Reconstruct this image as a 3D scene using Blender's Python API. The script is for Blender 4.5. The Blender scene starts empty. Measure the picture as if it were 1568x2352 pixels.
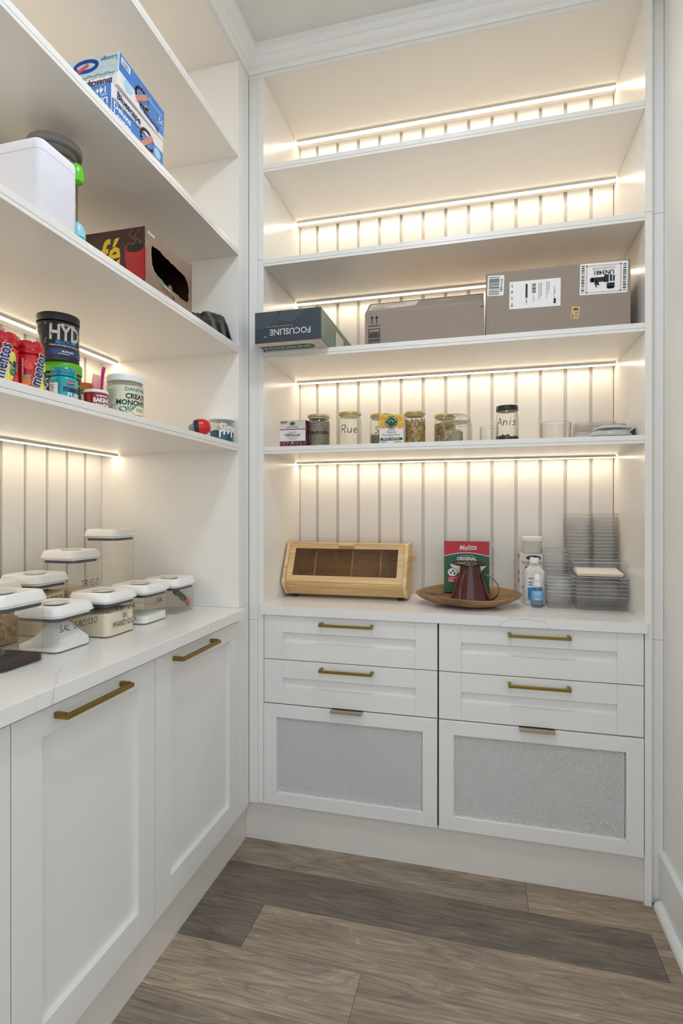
import bpy, math, random
from mathutils import Vector, Matrix, noise
random.seed(7)
PI = math.pi
SC = bpy.context.scene
COL = SC.collection

# ------------------------------------------------------------------ camera
cam_d = bpy.data.cameras.new('camera')
cam = bpy.data.objects.new('camera', cam_d); COL.objects.link(cam)
cam_d.sensor_fit = 'VERTICAL'; cam_d.sensor_height = 36.0
cam_d.lens = 1244.4 / 2352 * 36.0
cam_d.clip_start = 0.02
cam.location = (0.8744, -1.9449, 1.2783)
cam.rotation_euler = (PI / 2 - 0.0013, 0, 0.2531)
SC.camera = cam

# ------------------------------------------------------------------ world: soft cool daylight from the room behind
W = bpy.data.worlds.new('world'); SC.world = W; W.use_nodes = True
bg = W.node_tree.nodes['Background']
bg.inputs[0].default_value = (0.84, 0.92, 1.0, 1); bg.inputs[1].default_value = 1.40

CEIL = 3.04
LAMP_WATT = 12.0
LED_STRENGTH = 17.0
LED_RGB = (1.0, 0.83, 0.61)

vs = SC.view_settings
vs.view_transform = 'Standard'; vs.look = 'None'; vs.gamma = 1.0; vs.use_curve_mapping = False
vs.exposure = 0.06
SC.cycles.max_bounces = 10
SC.cycles.use_adaptive_sampling = True
SC.cycles.adaptive_threshold = 0.05
SC.cycles.diffuse_bounces = 5
SC.cycles.glossy_bounces = 3
SC.cycles.transmission_bounces = 8
SC.cycles.transparent_max_bounces = 48
SC.cycles.sample_clamp_indirect = 6.0
SC.cycles.caustics_reflective = False
SC.cycles.caustics_refractive = False

# ------------------------------------------------------------------ materials
def lin(c):
    c = c / 255.0
    return c / 12.92 if c <= 0.04045 else ((c + 0.055) / 1.055) ** 2.4
def rgb(r, g, b): return (lin(r), lin(g), lin(b), 1)
MATS = {}
def M(name, col=(200, 200, 200), rough=0.5, metal=0.0, vary=0.04, vscale=30, bump=0.0, bscale=200, spec=0.5, trans=0.0, emit=0.0, coat=0.0):
    if name in MATS: return MATS[name]
    m = bpy.data.materials.new(name); m.use_nodes = True; MATS[name] = m
    nt = m.node_tree; N = nt.nodes; L = nt.links; P = N['Principled BSDF']
    c = rgb(*col)
    tc = N.new('ShaderNodeTexCoord')
    nz = N.new('ShaderNodeTexNoise'); nz.inputs['Scale'].default_value = vscale; nz.inputs['Detail'].default_value = 3
    L.new(tc.outputs['Object'], nz.inputs['Vector'])
    mx = N.new('ShaderNodeMix'); mx.data_type = 'RGBA'
    mx.inputs['A'].default_value = tuple(x * (1 - vary) for x in c[:3]) + (1,)
    mx.inputs['B'].default_value = tuple(min(1, x * (1 + vary)) for x in c[:3]) + (1,)
    L.new(nz.outputs['Fac'], mx.inputs['Factor']); L.new(mx.outputs['Result'], P.inputs['Base Color'])
    P.inputs['Roughness'].default_value = rough; P.inputs['Metallic'].default_value = metal
    P.inputs['Specular IOR Level'].default_value = spec
    P.inputs['Transmission Weight'].default_value = trans
    P.inputs['Coat Weight'].default_value = coat
    if emit: 
        P.inputs['Emission Color'].default_value = c; P.inputs['Emission Strength'].default_value = emit
    if bump:
        b2 = N.new('ShaderNodeTexNoise'); b2.inputs['Scale'].default_value = bscale; b2.inputs['Detail'].default_value = 4
        L.new(tc.outputs['Object'], b2.inputs['Vector'])
        bp = N.new('ShaderNodeBump'); bp.inputs['Strength'].default_value = bump; bp.inputs['Distance'].default_value = 0.002
        L.new(b2.outputs['Fac'], bp.inputs['Height']); L.new(bp.outputs['Normal'], P.inputs['Normal'])
    return m

def clear(name, tint=(250, 250, 248), edge=(190, 190, 190), gloss=0.5, rough=0.06, milk=0.0, milkcol=(235, 235, 235)):
    """thin clear plastic or glass: see-through wall that reflects, greyer where it is seen edge-on"""
    if name in MATS: return MATS[name]
    m = bpy.data.materials.new(name); m.use_nodes = True; MATS[name] = m
    nt = m.node_tree; N = nt.nodes; L = nt.links
    for n in list(N): N.remove(n)
    out = N.new('ShaderNodeOutputMaterial')
    tr = N.new('ShaderNodeBsdfTransparent'); gl = N.new('ShaderNodeBsdfGlossy')
    gl.inputs['Roughness'].default_value = rough
    lw = N.new('ShaderNodeLayerWeight'); lw.inputs['Blend'].default_value = 0.5
    tc = N.new('ShaderNodeTexCoord'); nz = N.new('ShaderNodeTexNoise'); nz.inputs['Scale'].default_value = 25
    L.new(tc.outputs['Object'], nz.inputs['Vector'])
    bp = N.new('ShaderNodeBump'); bp.inputs['Strength'].default_value = 0.08; bp.inputs['Distance'].default_value = 0.004
    L.new(nz.outputs['Fac'], bp.inputs['Height']); L.new(bp.outputs['Normal'], gl.inputs['Normal'])
    cm = N.new('ShaderNodeMix'); cm.data_type = 'RGBA'
    cm.inputs['A'].default_value = rgb(*tint); cm.inputs['B'].default_value = rgb(*edge)
    pw = N.new('ShaderNodeMath'); pw.operation = 'POWER'; pw.inputs[1].default_value = 3.0
    L.new(lw.outputs['Facing'], pw.inputs[0]); L.new(pw.outputs[0], cm.inputs['Factor'])
    L.new(cm.outputs['Result'], tr.inputs['Color'])
    p5 = N.new('ShaderNodeMath'); p5.operation = 'POWER'; p5.inputs[1].default_value = 4.0; L.new(lw.outputs['Facing'], p5.inputs[0])
    fm = N.new('ShaderNodeMath'); fm.operation = 'MULTIPLY_ADD'; fm.inputs[1].default_value = gloss; fm.inputs[2].default_value = 0.04
    L.new(p5.outputs[0], fm.inputs[0])
    mix = N.new('ShaderNodeMixShader'); L.new(fm.outputs[0], mix.inputs[0]); L.new(tr.outputs[0], mix.inputs[1]); L.new(gl.outputs[0], mix.inputs[2])
    last = mix
    if milk:
        df = N.new('ShaderNodeBsdfDiffuse'); df.inputs['Color'].default_value = rgb(*milkcol)
        tl = N.new('ShaderNodeBsdfTranslucent'); tl.inputs['Color'].default_value = rgb(*milkcol)
        m0 = N.new('ShaderNodeMixShader'); m0.inputs[0].default_value = 0.2; L.new(df.outputs[0], m0.inputs[1]); L.new(tl.outputs[0], m0.inputs[2])
        m2 = N.new('ShaderNodeMixShader'); m2.inputs[0].default_value = milk
        L.new(mix.outputs[0], m2.inputs[1]); L.new(m0.outputs[0], m2.inputs[2]); last = m2
    L.new(last.outputs[0], out.inputs['Surface'])
    return m

def emitter(name, col, s):
    m = bpy.data.materials.new(name); m.use_nodes = True; nt = m.node_tree
    for n in list(nt.nodes): nt.nodes.remove(n)
    o = nt.nodes.new('ShaderNodeOutputMaterial'); e = nt.nodes.new('ShaderNodeEmission')
    e.inputs[0].default_value = (*col, 1); e.inputs[1].default_value = s
    nt.links.new(e.outputs[0], o.inputs[0]); MATS[name] = m
    return m

def wood_floor():
    m = bpy.data.materials.new('floor_wood'); m.use_nodes = True
    nt = m.node_tree; N = nt.nodes; L = nt.links; P = N['Principled BSDF']
    tc = N.new('ShaderNodeTexCoord'); oi = N.new('ShaderNodeObjectInfo')
    sh = N.new('ShaderNodeVectorMath'); sh.operation = 'MULTIPLY_ADD'
    comb = N.new('ShaderNodeCombineXYZ'); r1 = N.new('ShaderNodeMath'); r1.operation = 'MULTIPLY'; r1.inputs[1].default_value = 37.0
    L.new(oi.outputs['Random'], r1.inputs[0]); L.new(r1.outputs[0], comb.inputs[0]); L.new(r1.outputs[0], comb.inputs[1]); L.new(r1.outputs[0], comb.inputs[2])
    sh.inputs[1].default_value = (1, 1, 1)
    L.new(tc.outputs['Object'], sh.inputs[0]); L.new(comb.outputs[0], sh.inputs[2])
    # big slow warp -> cathedral figure
    mp = N.new('ShaderNodeMapping'); mp.inputs['Scale'].default_value = (1.0, 7.0, 1.0); L.new(sh.outputs[0], mp.inputs['Vector'])
    n1 = N.new('ShaderNodeTexNoise'); n1.inputs['Scale'].default_value = 1.3; n1.inputs['Detail'].default_value = 2.0; n1.inputs['Roughness'].default_value = 0.4
    L.new(mp.outputs[0], n1.inputs['Vector'])
    mul = N.new('ShaderNodeMath'); mul.operation = 'MULTIPLY'; mul.inputs[1].default_value = 14.0; L.new(n1.outputs['Fac'], mul.inputs[0])
    sn = N.new('ShaderNodeMath'); sn.operation = 'PINGPONG'; sn.inputs[1].default_value = 0.5; L.new(mul.outputs[0], sn.inputs[0])
    s2 = N.new('ShaderNodeMath'); s2.operation = 'MULTIPLY'; s2.inputs[1].default_value = 2.0; L.new(sn.outputs[0], s2.inputs[0])
    # fine fibre
    mp2 = N.new('ShaderNodeMapping'); mp2.inputs['Scale'].default_value = (9, 170, 1); L.new(sh.outputs[0], mp2.inputs['Vector'])
    n2 = N.new('ShaderNodeTexNoise'); n2.inputs['Scale'].default_value = 1.0; n2.inputs['Detail'].default_value = 4; L.new(mp2.outputs[0], n2.inputs['Vector'])
    mp3 = N.new('ShaderNodeMapping'); mp3.inputs['Scale'].default_value = (3, 14, 1); L.new(sh.outputs[0], mp3.inputs['Vector'])
    n3 = N.new('ShaderNodeTexNoise'); n3.inputs['Scale'].default_value = 1.2; n3.inputs['Detail'].default_value = 3; L.new(mp3.outputs[0], n3.inputs['Vector'])
    cr = N.new('ShaderNodeValToRGB'); e = cr.color_ramp.elements
    e[0].position = 0.0; e[0].color = (0.72, 0.71, 0.70, 1); e[1].position = 1.0; e[1].color = (1.34, 1.31, 1.27, 1)
    e2 = e.new(0.22); e2.color = (0.95, 0.94, 0.93, 1); e3 = e.new(0.90); e3.color = (1.0, 1.0, 1.0, 1)
    L.new(s2.outputs[0], cr.inputs['Fac'])
    cr2 = N.new('ShaderNodeValToRGB'); f = cr2.color_ramp.elements
    f[0].position = 0.3; f[0].color = (0.74, 0.73, 0.72, 1); f[1].position = 0.72; f[1].color = (1.22, 1.21, 1.18, 1)
    L.new(n2.outputs['Fac'], cr2.inputs['Fac'])
    cr3 = N.new('ShaderNodeValToRGB'); g = cr3.color_ramp.elements
    g[0].position = 0.3; g[0].color = (0.76, 0.76, 0.77, 1); g[1].position = 0.7; g[1].color = (1.18, 1.15, 1.10, 1)
    L.new(n3.outputs['Fac'], cr3.inputs['Fac'])
    def mulc(a, b):
        x = N.new('ShaderNodeMix'); x.data_type = 'RGBA'; x.blend_type = 'MULTIPLY'; x.inputs['Factor'].default_value = 1.0
        L.new(a, x.inputs['A']); L.new(b, x.inputs['B']); return x.outputs['Result']
    c = mulc(oi.outputs['Color'], cr.outputs['Color']); c = mulc(c, cr2.outputs['Color']); c = mulc(c, cr3.outputs['Color'])
    L.new(c, P.inputs['Base Color']); P.inputs['Roughness'].default_value = 0.48
    bp = N.new('ShaderNodeBump'); bp.inputs['Strength'].default_value = 0.25; bp.inputs['Distance'].default_value = 0.0006
    L.new(n2.outputs['Fac'], bp.inputs['Height']); L.new(bp.outputs['Normal'], P.inputs['Normal'])
    MATS['floor_wood'] = m; return m

def wood(name, base, dark, sx=3.0, sy=60.0, sz=60.0, rough=0.5):
    """light striped wood with the fibre along local X"""
    if name in MATS: return MATS[name]
    m = bpy.data.materials.new(name); m.use_nodes = True; MATS[name] = m
    nt = m.node_tree; N = nt.nodes; L = nt.links; P = N['Principled BSDF']
    tc = N.new('ShaderNodeTexCoord'); mp = N.new('ShaderNodeMapping'); mp.inputs['Scale'].default_value = (sx, sy, sz)
    L.new(tc.outputs['Object'], mp.inputs['Vector'])
    n = N.new('ShaderNodeTexNoise'); n.inputs['Scale'].default_value = 1.0; n.inputs['Detail'].default_value = 5; n.inputs['Distortion'].default_value = 0.6
    L.new(mp.outputs[0], n.inputs['Vector'])
    cr = N.new('ShaderNodeValToRGB'); e = cr.color_ramp.elements
    e[0].position = 0.28; e[0].color = rgb(*dark); e[1].position = 0.6; e[1].color = rgb(*base)
    L.new(n.outputs['Fac'], cr.inputs['Fac']); L.new(cr.outputs['Color'], P.inputs['Base Color'])
    P.inputs['Roughness'].default_value = rough
    return m

def quartz():
    m = bpy.data.materials.new('quartz'); m.use_nodes = True; MATS['quartz'] = m
    nt = m.node_tree; N = nt.nodes; L = nt.links; P = N['Principled BSDF']
    geo = N.new('ShaderNodeNewGeometry')
    mp = N.new('ShaderNodeMapping'); mp.inputs['Rotation'].default_value = (0, 0, 0.55); mp.inputs['Scale'].default_value = (1.0, 2.6, 1.0)
    L.new(geo.outputs['Position'], mp.inputs['Vector'])
    nz = N.new('ShaderNodeTexNoise'); nz.inputs['Scale'].default_value = 3.0; nz.inputs['Detail'].default_value = 4
    L.new(mp.outputs[0], nz.inputs['Vector'])
    va = N.new('ShaderNodeVectorMath'); va.operation = 'MULTIPLY_ADD'; va.inputs[1].default_value = (0.10, 0.10, 0.10)
    L.new(nz.outputs['Color'], va.inputs[0]); L.new(mp.outputs[0], va.inputs[2])
    vo = N.new('ShaderNodeTexVoronoi'); vo.feature = 'DISTANCE_TO_EDGE'; vo.inputs['Scale'].default_value = 2.4
    L.new(va.outputs[0], vo.inputs['Vector'])
    cr = N.new('ShaderNodeValToRGB'); e = cr.color_ramp.elements
    e[0].position = 0.0; e[0].color = rgb(214, 211, 208); e[1].position = 0.008; e[1].color = rgb(236, 234, 231)
    L.new(vo.outputs['Distance'], cr.inputs['Fac'])
    n2 = N.new('ShaderNodeTexNoise'); n2.inputs['Scale'].default_value = 4; L.new(geo.outputs['Position'], n2.inputs['Vector'])
    mm = N.new('ShaderNodeValToRGB'); mm.color_ramp.elements[0].position = 0.48; mm.color_ramp.elements[1].position = 0.6
    L.new(n2.outputs['Fac'], mm.inputs['Fac'])
    mx = N.new('ShaderNodeMix'); mx.data_type = 'RGBA'; mx.inputs['A'].default_value = rgb(236, 234, 231)
    L.new(mm.outputs['Color'], mx.inputs['Factor']); L.new(cr.outputs['Color'], mx.inputs['B'])
    L.new(mx.outputs['Result'], P.inputs['Base Color']); P.inputs['Roughness'].default_value = 0.22
    return m

PAINT = M('cabinet_paint', (233, 231, 227), 0.36, vary=0.012, vscale=8, bump=0.03, bscale=900)
PANEL = M('shelf_laminate', (236, 233, 228), 0.27, vary=0.012, vscale=8)
KICK = M('kick_paint', (226, 219, 211), 0.38, vary=0.015, vscale=8)
TRIM = M('trim_paint', (238, 238, 236), 0.4, vary=0.01)
WALL = M('wall_paint', (240, 238, 234), 0.75, vary=0.012, vscale=5, bump=0.12, bscale=160)
CEILM = M('ceiling_paint', (226, 227, 225), 0.85, vary=0.01, bump=0.05, bscale=250)
BRASS = M('brushed_brass', (146, 120, 52), 0.34, 0.9, vary=0.08, vscale=120)
STEEL = M('pale_brass', (190, 178, 150), 0.3, 0.95, vary=0.05, vscale=120)
ALU = M('aluminium', (190, 188, 182), 0.35, 0.9)
DARK = M('gap_shade', (60, 55, 48), 0.8)
BLACK = M('black_plastic', (22, 22, 24), 0.4)
WHITEP = M('white_plastic', (240, 239, 236), 0.35)
INK = M('ink', (28, 28, 34), 0.6)
WPRINT = M('white_print', (240, 240, 238), 0.55)
LED = emitter('led_light', LED_RGB, LED_STRENGTH)
FLOORW = wood_floor(); QUARTZ = quartz()

# ------------------------------------------------------------------ mesh builder
class MB:
    def __init__(s): s.v = []; s.f = []; s.sm = []
    def quad(s, pts, smooth=False):
        i = len(s.v); s.v += [tuple(p) for p in pts]; s.f.append(tuple(range(i, i + len(pts)))); s.sm.append(smooth); return s
    def box(s, x0, x1, y0, y1, z0, z1):
        i = len(s.v)
        s.v += [(x0, y0, z0), (x1, y0, z0), (x1, y1, z0), (x0, y1, z0), (x0, y0, z1), (x1, y0, z1), (x1, y1, z1), (x0, y1, z1)]
        for q in ((0, 3, 2, 1), (4, 5, 6, 7), (0, 1, 5, 4), (1, 2, 6, 5), (2, 3, 7, 6), (3, 0, 4, 7)):
            s.f.append(tuple(i + k for k in q)); s.sm.append(False)
        return s
    def loft(s, loops, cap0=True, cap1=True, smooth=False, closed=True):
        n = len(loops[0]); i0 = len(s.v)
        for lp in loops: s.v += [tuple(p) for p in lp]
        for k in range(len(loops) - 1):
            a = i0 + k * n; b = a + n
            for j in range(n if closed else n - 1):
                j2 = (j + 1) % n
                s.f.append((a + j, a + j2, b + j2, b + j)); s.sm.append(smooth)
        if cap0: s.f.append(tuple(i0 + j for j in reversed(range(n)))); s.sm.append(False)
        if cap1: s.f.append(tuple(i0 + (len(loops) - 1) * n + j for j in range(n))); s.sm.append(False)
        return s
    def prism(s, poly, axis, a, b):
        """poly of 2D points extruded along axis: x->(y,z) y->(x,z) z->(x,y)"""
        def P(p, t): return {'x': (t, p[0], p[1]), 'y': (p[0], t, p[1]), 'z': (p[0], p[1], t)}[axis]
        return s.loft([[P(p, a) for p in poly], [P(p, b) for p in poly]])
    def lathe(s, prof, c=(0, 0), n=28, cap0=True, cap1=True, smooth=True):
        loops = [[(c[0] + r * math.cos(2 * PI * k / n), c[1] + r * math.sin(2 * PI * k / n), z) for k in range(n)] for r, z in prof]
        return s.loft(loops, cap0, cap1, smooth)
    def tube(s, path, r, n=8, cap=True):
        path = [Vector(p) for p in path]; loops = []
        for k, p in enumerate(path):
            d = (path[min(k + 1, len(path) - 1)] - path[max(k - 1, 0)]).normalized()
            up = Vector((0, 0, 1)) if abs(d.z) < 0.9 else Vector((1, 0, 0))
            a = d.cross(up).normalized(); b = d.cross(a)
            rr = r[k] if isinstance(r, (list, tuple)) else r
            loops.append([p + a * rr * math.cos(2 * PI * j / n) + b * rr * math.sin(2 * PI * j / n) for j in range(n)])
        return s.loft(loops, cap, cap, True)
    def rrect(s, x0, x1, y0, y1, r, zs, n=4, inset=None, cap0=True, cap1=True, smooth=True):
        """rounded rectangle lofted through (z, inset) levels"""
        loops = [[(px, py, z) for px, py in rr2(x0 + i, x1 - i, y0 + i, y1 - i, max(r - i * 0.5, 0.0005), n)] for z, i in zs]
        return s.loft(loops, cap0, cap1, smooth)
    def xf(s, mat):
        s.v = [tuple(mat @ Vector(p)) for p in s.v]; return s
    def add(s, o):
        i = len(s.v); s.v += o.v; s.f += [tuple(i + k for k in f) for f in o.f]; s.sm += o.sm; return s
def rr2(x0, x1, y0, y1, r, n=4):
    pts = []
    for cx, cy, a0 in ((x1 - r, y1 - r, 0), (x0 + r, y1 - r, PI / 2), (x0 + r, y0 + r, PI), (x1 - r, y0 + r, 1.5 * PI)):
        for k in range(n + 1):
            a = a0 + PI / 2 * k / n; pts.append((cx + r * math.cos(a), cy + r * math.sin(a)))
    return pts
def bbox(x0, x1, y0, y1, z0, z1, b=0.0012):
    """box with small chamfers on all edges"""
    m = MB()
    def lp(z, i): return [(x0 + i + b * 0, y0 + b + i, z), (x0 + b + i, y0 + i, z), (x1 - b - i, y0 + i, z), (x1 - i, y0 + b + i, z), (x1 - i, y1 - b - i, z), (x1 - b - i, y1 - i, z), (x0 + b + i, y1 - i, z), (x0 + i, y1 - b - i, z)]
    return m.loft([lp(z0, b), lp(z0 + b, 0), lp(z1 - b, 0), lp(z1, b)])

def wloc(o):
    v = Vector((0, 0, 0))
    while o: v = v + o.location; o = o.parent
    return v
def mesh(name, mb, mat):
    me = bpy.data.meshes.new(name); me.from_pydata(mb.v, [], mb.f); me.update()
    me.polygons.foreach_set('use_smooth', mb.sm)
    if any(mb.sm): me.set_sharp_from_angle(angle=0.75)
    me.materials.append(mat); me.update(); return me
def obj(name, mb, mat, parent=None, world=True, kind=None, label=None):
    """one mesh object; with world=True its points are in world space of an unrotated parent chain"""
    if parent is not None and world and isinstance(mb, MB):
        w = wloc(parent)
        if w.length > 0: mb.v = [(p[0] - w.x, p[1] - w.y, p[2] - w.z) for p in mb.v]
    o = bpy.data.objects.new(name, mesh(name, mb, mat) if isinstance(mb, MB) else mb)
    COL.objects.link(o)
    if parent is not None: o.parent = parent
    if kind: o['kind'] = kind
    if label: o['label'] = label
    return o
def thing(name, label, cat, loc=(0, 0, 0), rot=(0, 0, 0), group=None):
    o = bpy.data.objects.new(name, None); COL.objects.link(o); o.empty_display_size = 0.05
    o.location = loc; o.rotation_euler = rot; o['label'] = label; o['category'] = cat
    if group: o['group'] = group
    return o
def tag(o, label, cat, group=None):
    o['label'] = label; o['category'] = cat
    if group: o['group'] = group
    return o
def struct(name, mb, mat, label=None):
    o = obj(name, mb, mat, kind='structure')
    if label: o['label'] = label
    return o

# ------------------------------------------------------------------ lettering (flat print on real surfaces)
def planar(O, U, V, lift=0.0004):
    O, U, V = Vector(O), Vector(U).normalized(), Vector(V).normalized(); Nn = U.cross(V)
    return lambda a, b: O + U * a + V * b + Nn * lift
def cylm(c, r, phi, z, lift=0.0005):
    return lambda a, b: Vector((c[0] + (r + lift) * math.cos(phi + a / r), c[1] + (r + lift) * math.sin(phi + a / r), z + b))
_tc = {}
def glyphs(s, bold=0.0, shear=0.0):
    k = (s, bold, shear)
    if k in _tc: return _tc[k]
    cu = bpy.data.curves.new('t', 'FONT'); cu.body = s; cu.size = 1.0; cu.offset = bold; cu.shear = shear; cu.resolution_u = 2
    cu.align_x = 'CENTER'; cu.align_y = 'CENTER'
    o = bpy.data.objects.new('t', cu); me = bpy.data.meshes.new_from_object(o)
    vs_ = [(v.co.x, v.co.y) for v in me.vertices]; fs = [tuple(p.vertices) for p in me.polygons]
    bpy.data.objects.remove(o); bpy.data.curves.remove(cu); bpy.data.meshes.remove(me)
    _tc[k] = (vs_, fs); return _tc[k]
def text(mb, s, mp, size, at=(0, 0), rot=0.0, bold=0.0, shear=0.0, sx=1.0):
    vs_, fs = glyphs(s, bold, shear); i = len(mb.v); c, sn = math.cos(rot), math.sin(rot)
    for x, y in vs_:
        x *= size * sx; y *= size
        mb.v.append(tuple(mp(at[0] + x * c - y * sn, at[1] + x * sn + y * c)))
    for f in fs: mb.f.append(tuple(i + k for k in f)); mb.sm.append(False)
    return mb
def rect(mb, mp, x0, y0, x1, y1, n=1):
    for k in range(n):
        a = x0 + (x1 - x0) * k / n; b = x0 + (x1 - x0) * (k + 1) / n
        mb.quad([mp(a, y0), mp(b, y0), mp(b, y1), mp(a, y1)])
    return mb
def blob(mb, mp, cx, cy, rx, ry, n=20, rot=0.0, a0=0.0, a1=2 * PI):
    pts = []
    for k in range(n):
        a = a0 + (a1 - a0) * k / (n - 1 if a1 - a0 < 6.2 else n)
        x, y = rx * math.cos(a), ry * math.sin(a)
        pts.append(mp(cx + x * math.cos(rot) - y * math.sin(rot), cy + x * math.sin(rot) + y * math.cos(rot)))
    return mb.quad(pts)
def polyf(mb, mp, pts): return mb.quad([mp(*p) for p in pts])
def ribbon(mb, mp, pts, w):
    for (x0, y0), (x1, y1) in zip(pts[:-1], pts[1:]):
        d = math.hypot(x1 - x0, y1 - y0) or 1e-6; tx, ty = (x1 - x0) / d, (y1 - y0) / d; e = w * 0.35
        x0e, y0e, x1e, y1e = x0 - tx * e, y0 - ty * e, x1 + tx * e, y1 + ty * e; nx, ny = -ty * w / 2, tx * w / 2
        n = max(1, int(d / 0.006))
        for k in range(n):
            a, b = k / n, (k + 1) / n
            pa = (x0e + (x1e - x0e) * a, y0e + (y1e - y0e) * a); pb = (x0e + (x1e - x0e) * b, y0e + (y1e - y0e) * b)
            mb.quad([mp(pa[0] - nx, pa[1] - ny), mp(pb[0] - nx, pb[1] - ny), mp(pb[0] + nx, pb[1] + ny), mp(pa[0] + nx, pa[1] + ny)])
    return mb
def arc(cx, cy, rx, ry, a0, a1, n=10):
    return [(cx + rx * math.cos(math.radians(a0 + (a1 - a0) * k / n)), cy + ry * math.sin(math.radians(a0 + (a1 - a0) * k / n))) for k in range(n + 1)]
HAND = {
 'T': [[(0, 1), (.8, 1.03)], [(.38, 1), (.4, 0)]], 'R': [[(.05, 0), (.05, 1), (.5, .98), (.6, .75), (.45, .52), (.06, .5)], [(.3, .5), (.68, 0)]],
 'I': [[(.2, 0), (.22, 1)]], 'G': [arc(.42, .5, .38, .5, 50, 330, 12) + [(.8, .45), (.5, .44)]], 'O': [arc(.4, .5, .38, .5, 90, 450, 14)],
 'S': [[(.62, .9), (.35, 1), (.12, .85), (.2, .6), (.5, .42), (.6, .2), (.35, 0), (.05, .1)]], 'A': [[(0, 0), (.35, 1), (.72, 0)], [(.12, .35), (.6, .36)]],
 'L': [[(.08, 1), (.06, 0), (.6, .03)]], 'F': [[(.08, 0), (.06, 1), (.62, 1.02)], [(.07, .55), (.5, .56)]], 'N': [[(.04, 0), (.06, 1), (.6, 0), (.64, 1)]],
 'H': [[(.05, 1), (.06, 0)], [(.62, 1), (.62, 0)], [(.06, .5), (.62, .52)]], 'D': [[(.05, 0), (.06, 1), (.5, .85), (.64, .5), (.45, .1), (.04, 0)]],
 'E': [[(.6, 1), (.06, 1), (.05, 0), (.62, 0)], [(.06, .52), (.5, .52)]], 'M': [[(.02, 0), (.1, 1), (.42, .35), (.74, 1), (.82, 0)]], 'C': [arc(.42, .5, .38, .5, 50, 310, 12)],
 'Z': [[(.05, 1), (.65, 1), (.05, 0), (.7, 0)]], ' ': [],
 'u': [[(.05, .6), (.08, .15), (.3, 0), (.5, .2), (.52, .6), (.55, 0)]], 'e': [[(.05, .32), (.5, .38), (.42, .6), (.18, .58), (.05, .3), (.2, .02), (.52, .1)]],
 'n': [[(.05, .6), (.08, 0), (.1, .4), (.3, .6), (.48, .45), (.5, 0)]], 'i': [[(.1, .6), (.12, 0)], [(.12, .85), (.13, .9)]],
 's': [[(.45, .55), (.2, .6), (.12, .42), (.42, .25), (.36, .02), (.05, .04)]], 'a': [[(.5, .5), (.25, .6), (.06, .3), (.22, .02), (.48, .3), (.5, .6), (.52, 0), (.62, .04)]],
 'v': [[(.03, .6), (.25, 0), (.5, .6)]], 'd': [[(.5, .5), (.22, .58), (.06, .28), (.24, .02), (.48, .25), (.52, 1), (.54, 0)]], 'r': [[(.06, .6), (.08, 0), (.1, .38), (.3, .58), (.45, .5)]],
 'g': [[(.5, .5), (.25, .6), (.06, .3), (.22, .04), (.48, .3), (.5, .58), (.5, -.3), (.3, -.45), (.1, -.35)]],
}
HW = {'I': .42, 'i': .28, ' ': .4, 'M': 1.0, 'O': .95, 'G': .98}
def hand(mb, s, mp, h, at=(0, 0), w=0.0016, sp=0.16, slant=0.0):
    tot = sum((HW.get(ch, .72 if ch.isupper() else .62) + sp) for ch in s) * h - sp * h
    x = at[0] - tot / 2
    for ch in s:
        for st in HAND[ch]:
            ribbon(mb, mp, [(x + (px + slant * py) * h, at[1] + (py - 0.5) * h) for px, py in st], w)
        x += (HW.get(ch, .72 if ch.isupper() else .62) + sp) * h
    return mb
def bars(mb, mp, x0, y0, x1, y1, n=24, vertical=True, seed=1):
    rn = random.Random(seed); L_ = (x1 - x0) if vertical else (y1 - y0); t = 0.0
    while t < L_ * 0.985:
        w = L_ / n * rn.choice((0.35, 0.35, 0.7, 1.0)); g = L_ / n * rn.choice((0.35, 0.5, 0.9))
        e = min(t + w, L_)
        if vertical: rect(mb, mp, x0 + t, y0, x0 + e, y1)
        else: rect(mb, mp, x0, y0 + t, x1, y0 + e)
        t = e + g
    return mb
def lines(mb, mp, x0, x1, y, h, n, gap, seed=0, nseg=1):
    rn = random.Random(seed)
    for k in range(n): rect(mb, mp, x0, y - k * gap, x0 + (x1 - x0) * rn.uniform(0.55, 1.0), y - k * gap + h, nseg)
    return mb

# ================================================================== THE ROOM
XL, XR = 0.0615, 1.3860           # clear width of the back unit
YB = 0.430                        # face of its back planks
LB_X = -0.595                     # face of the left unit's back planks
YE = -0.090                       # inner face of the left unit's end panel
YREAR = -2.60                     # how far the pantry runs towards the door behind the camera
RW = 1.447                        # right wall
YW = -1.193                       # right wall cut short out of view: opening added to light the left doors
XO = 2.7
KZ = 0.150

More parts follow.
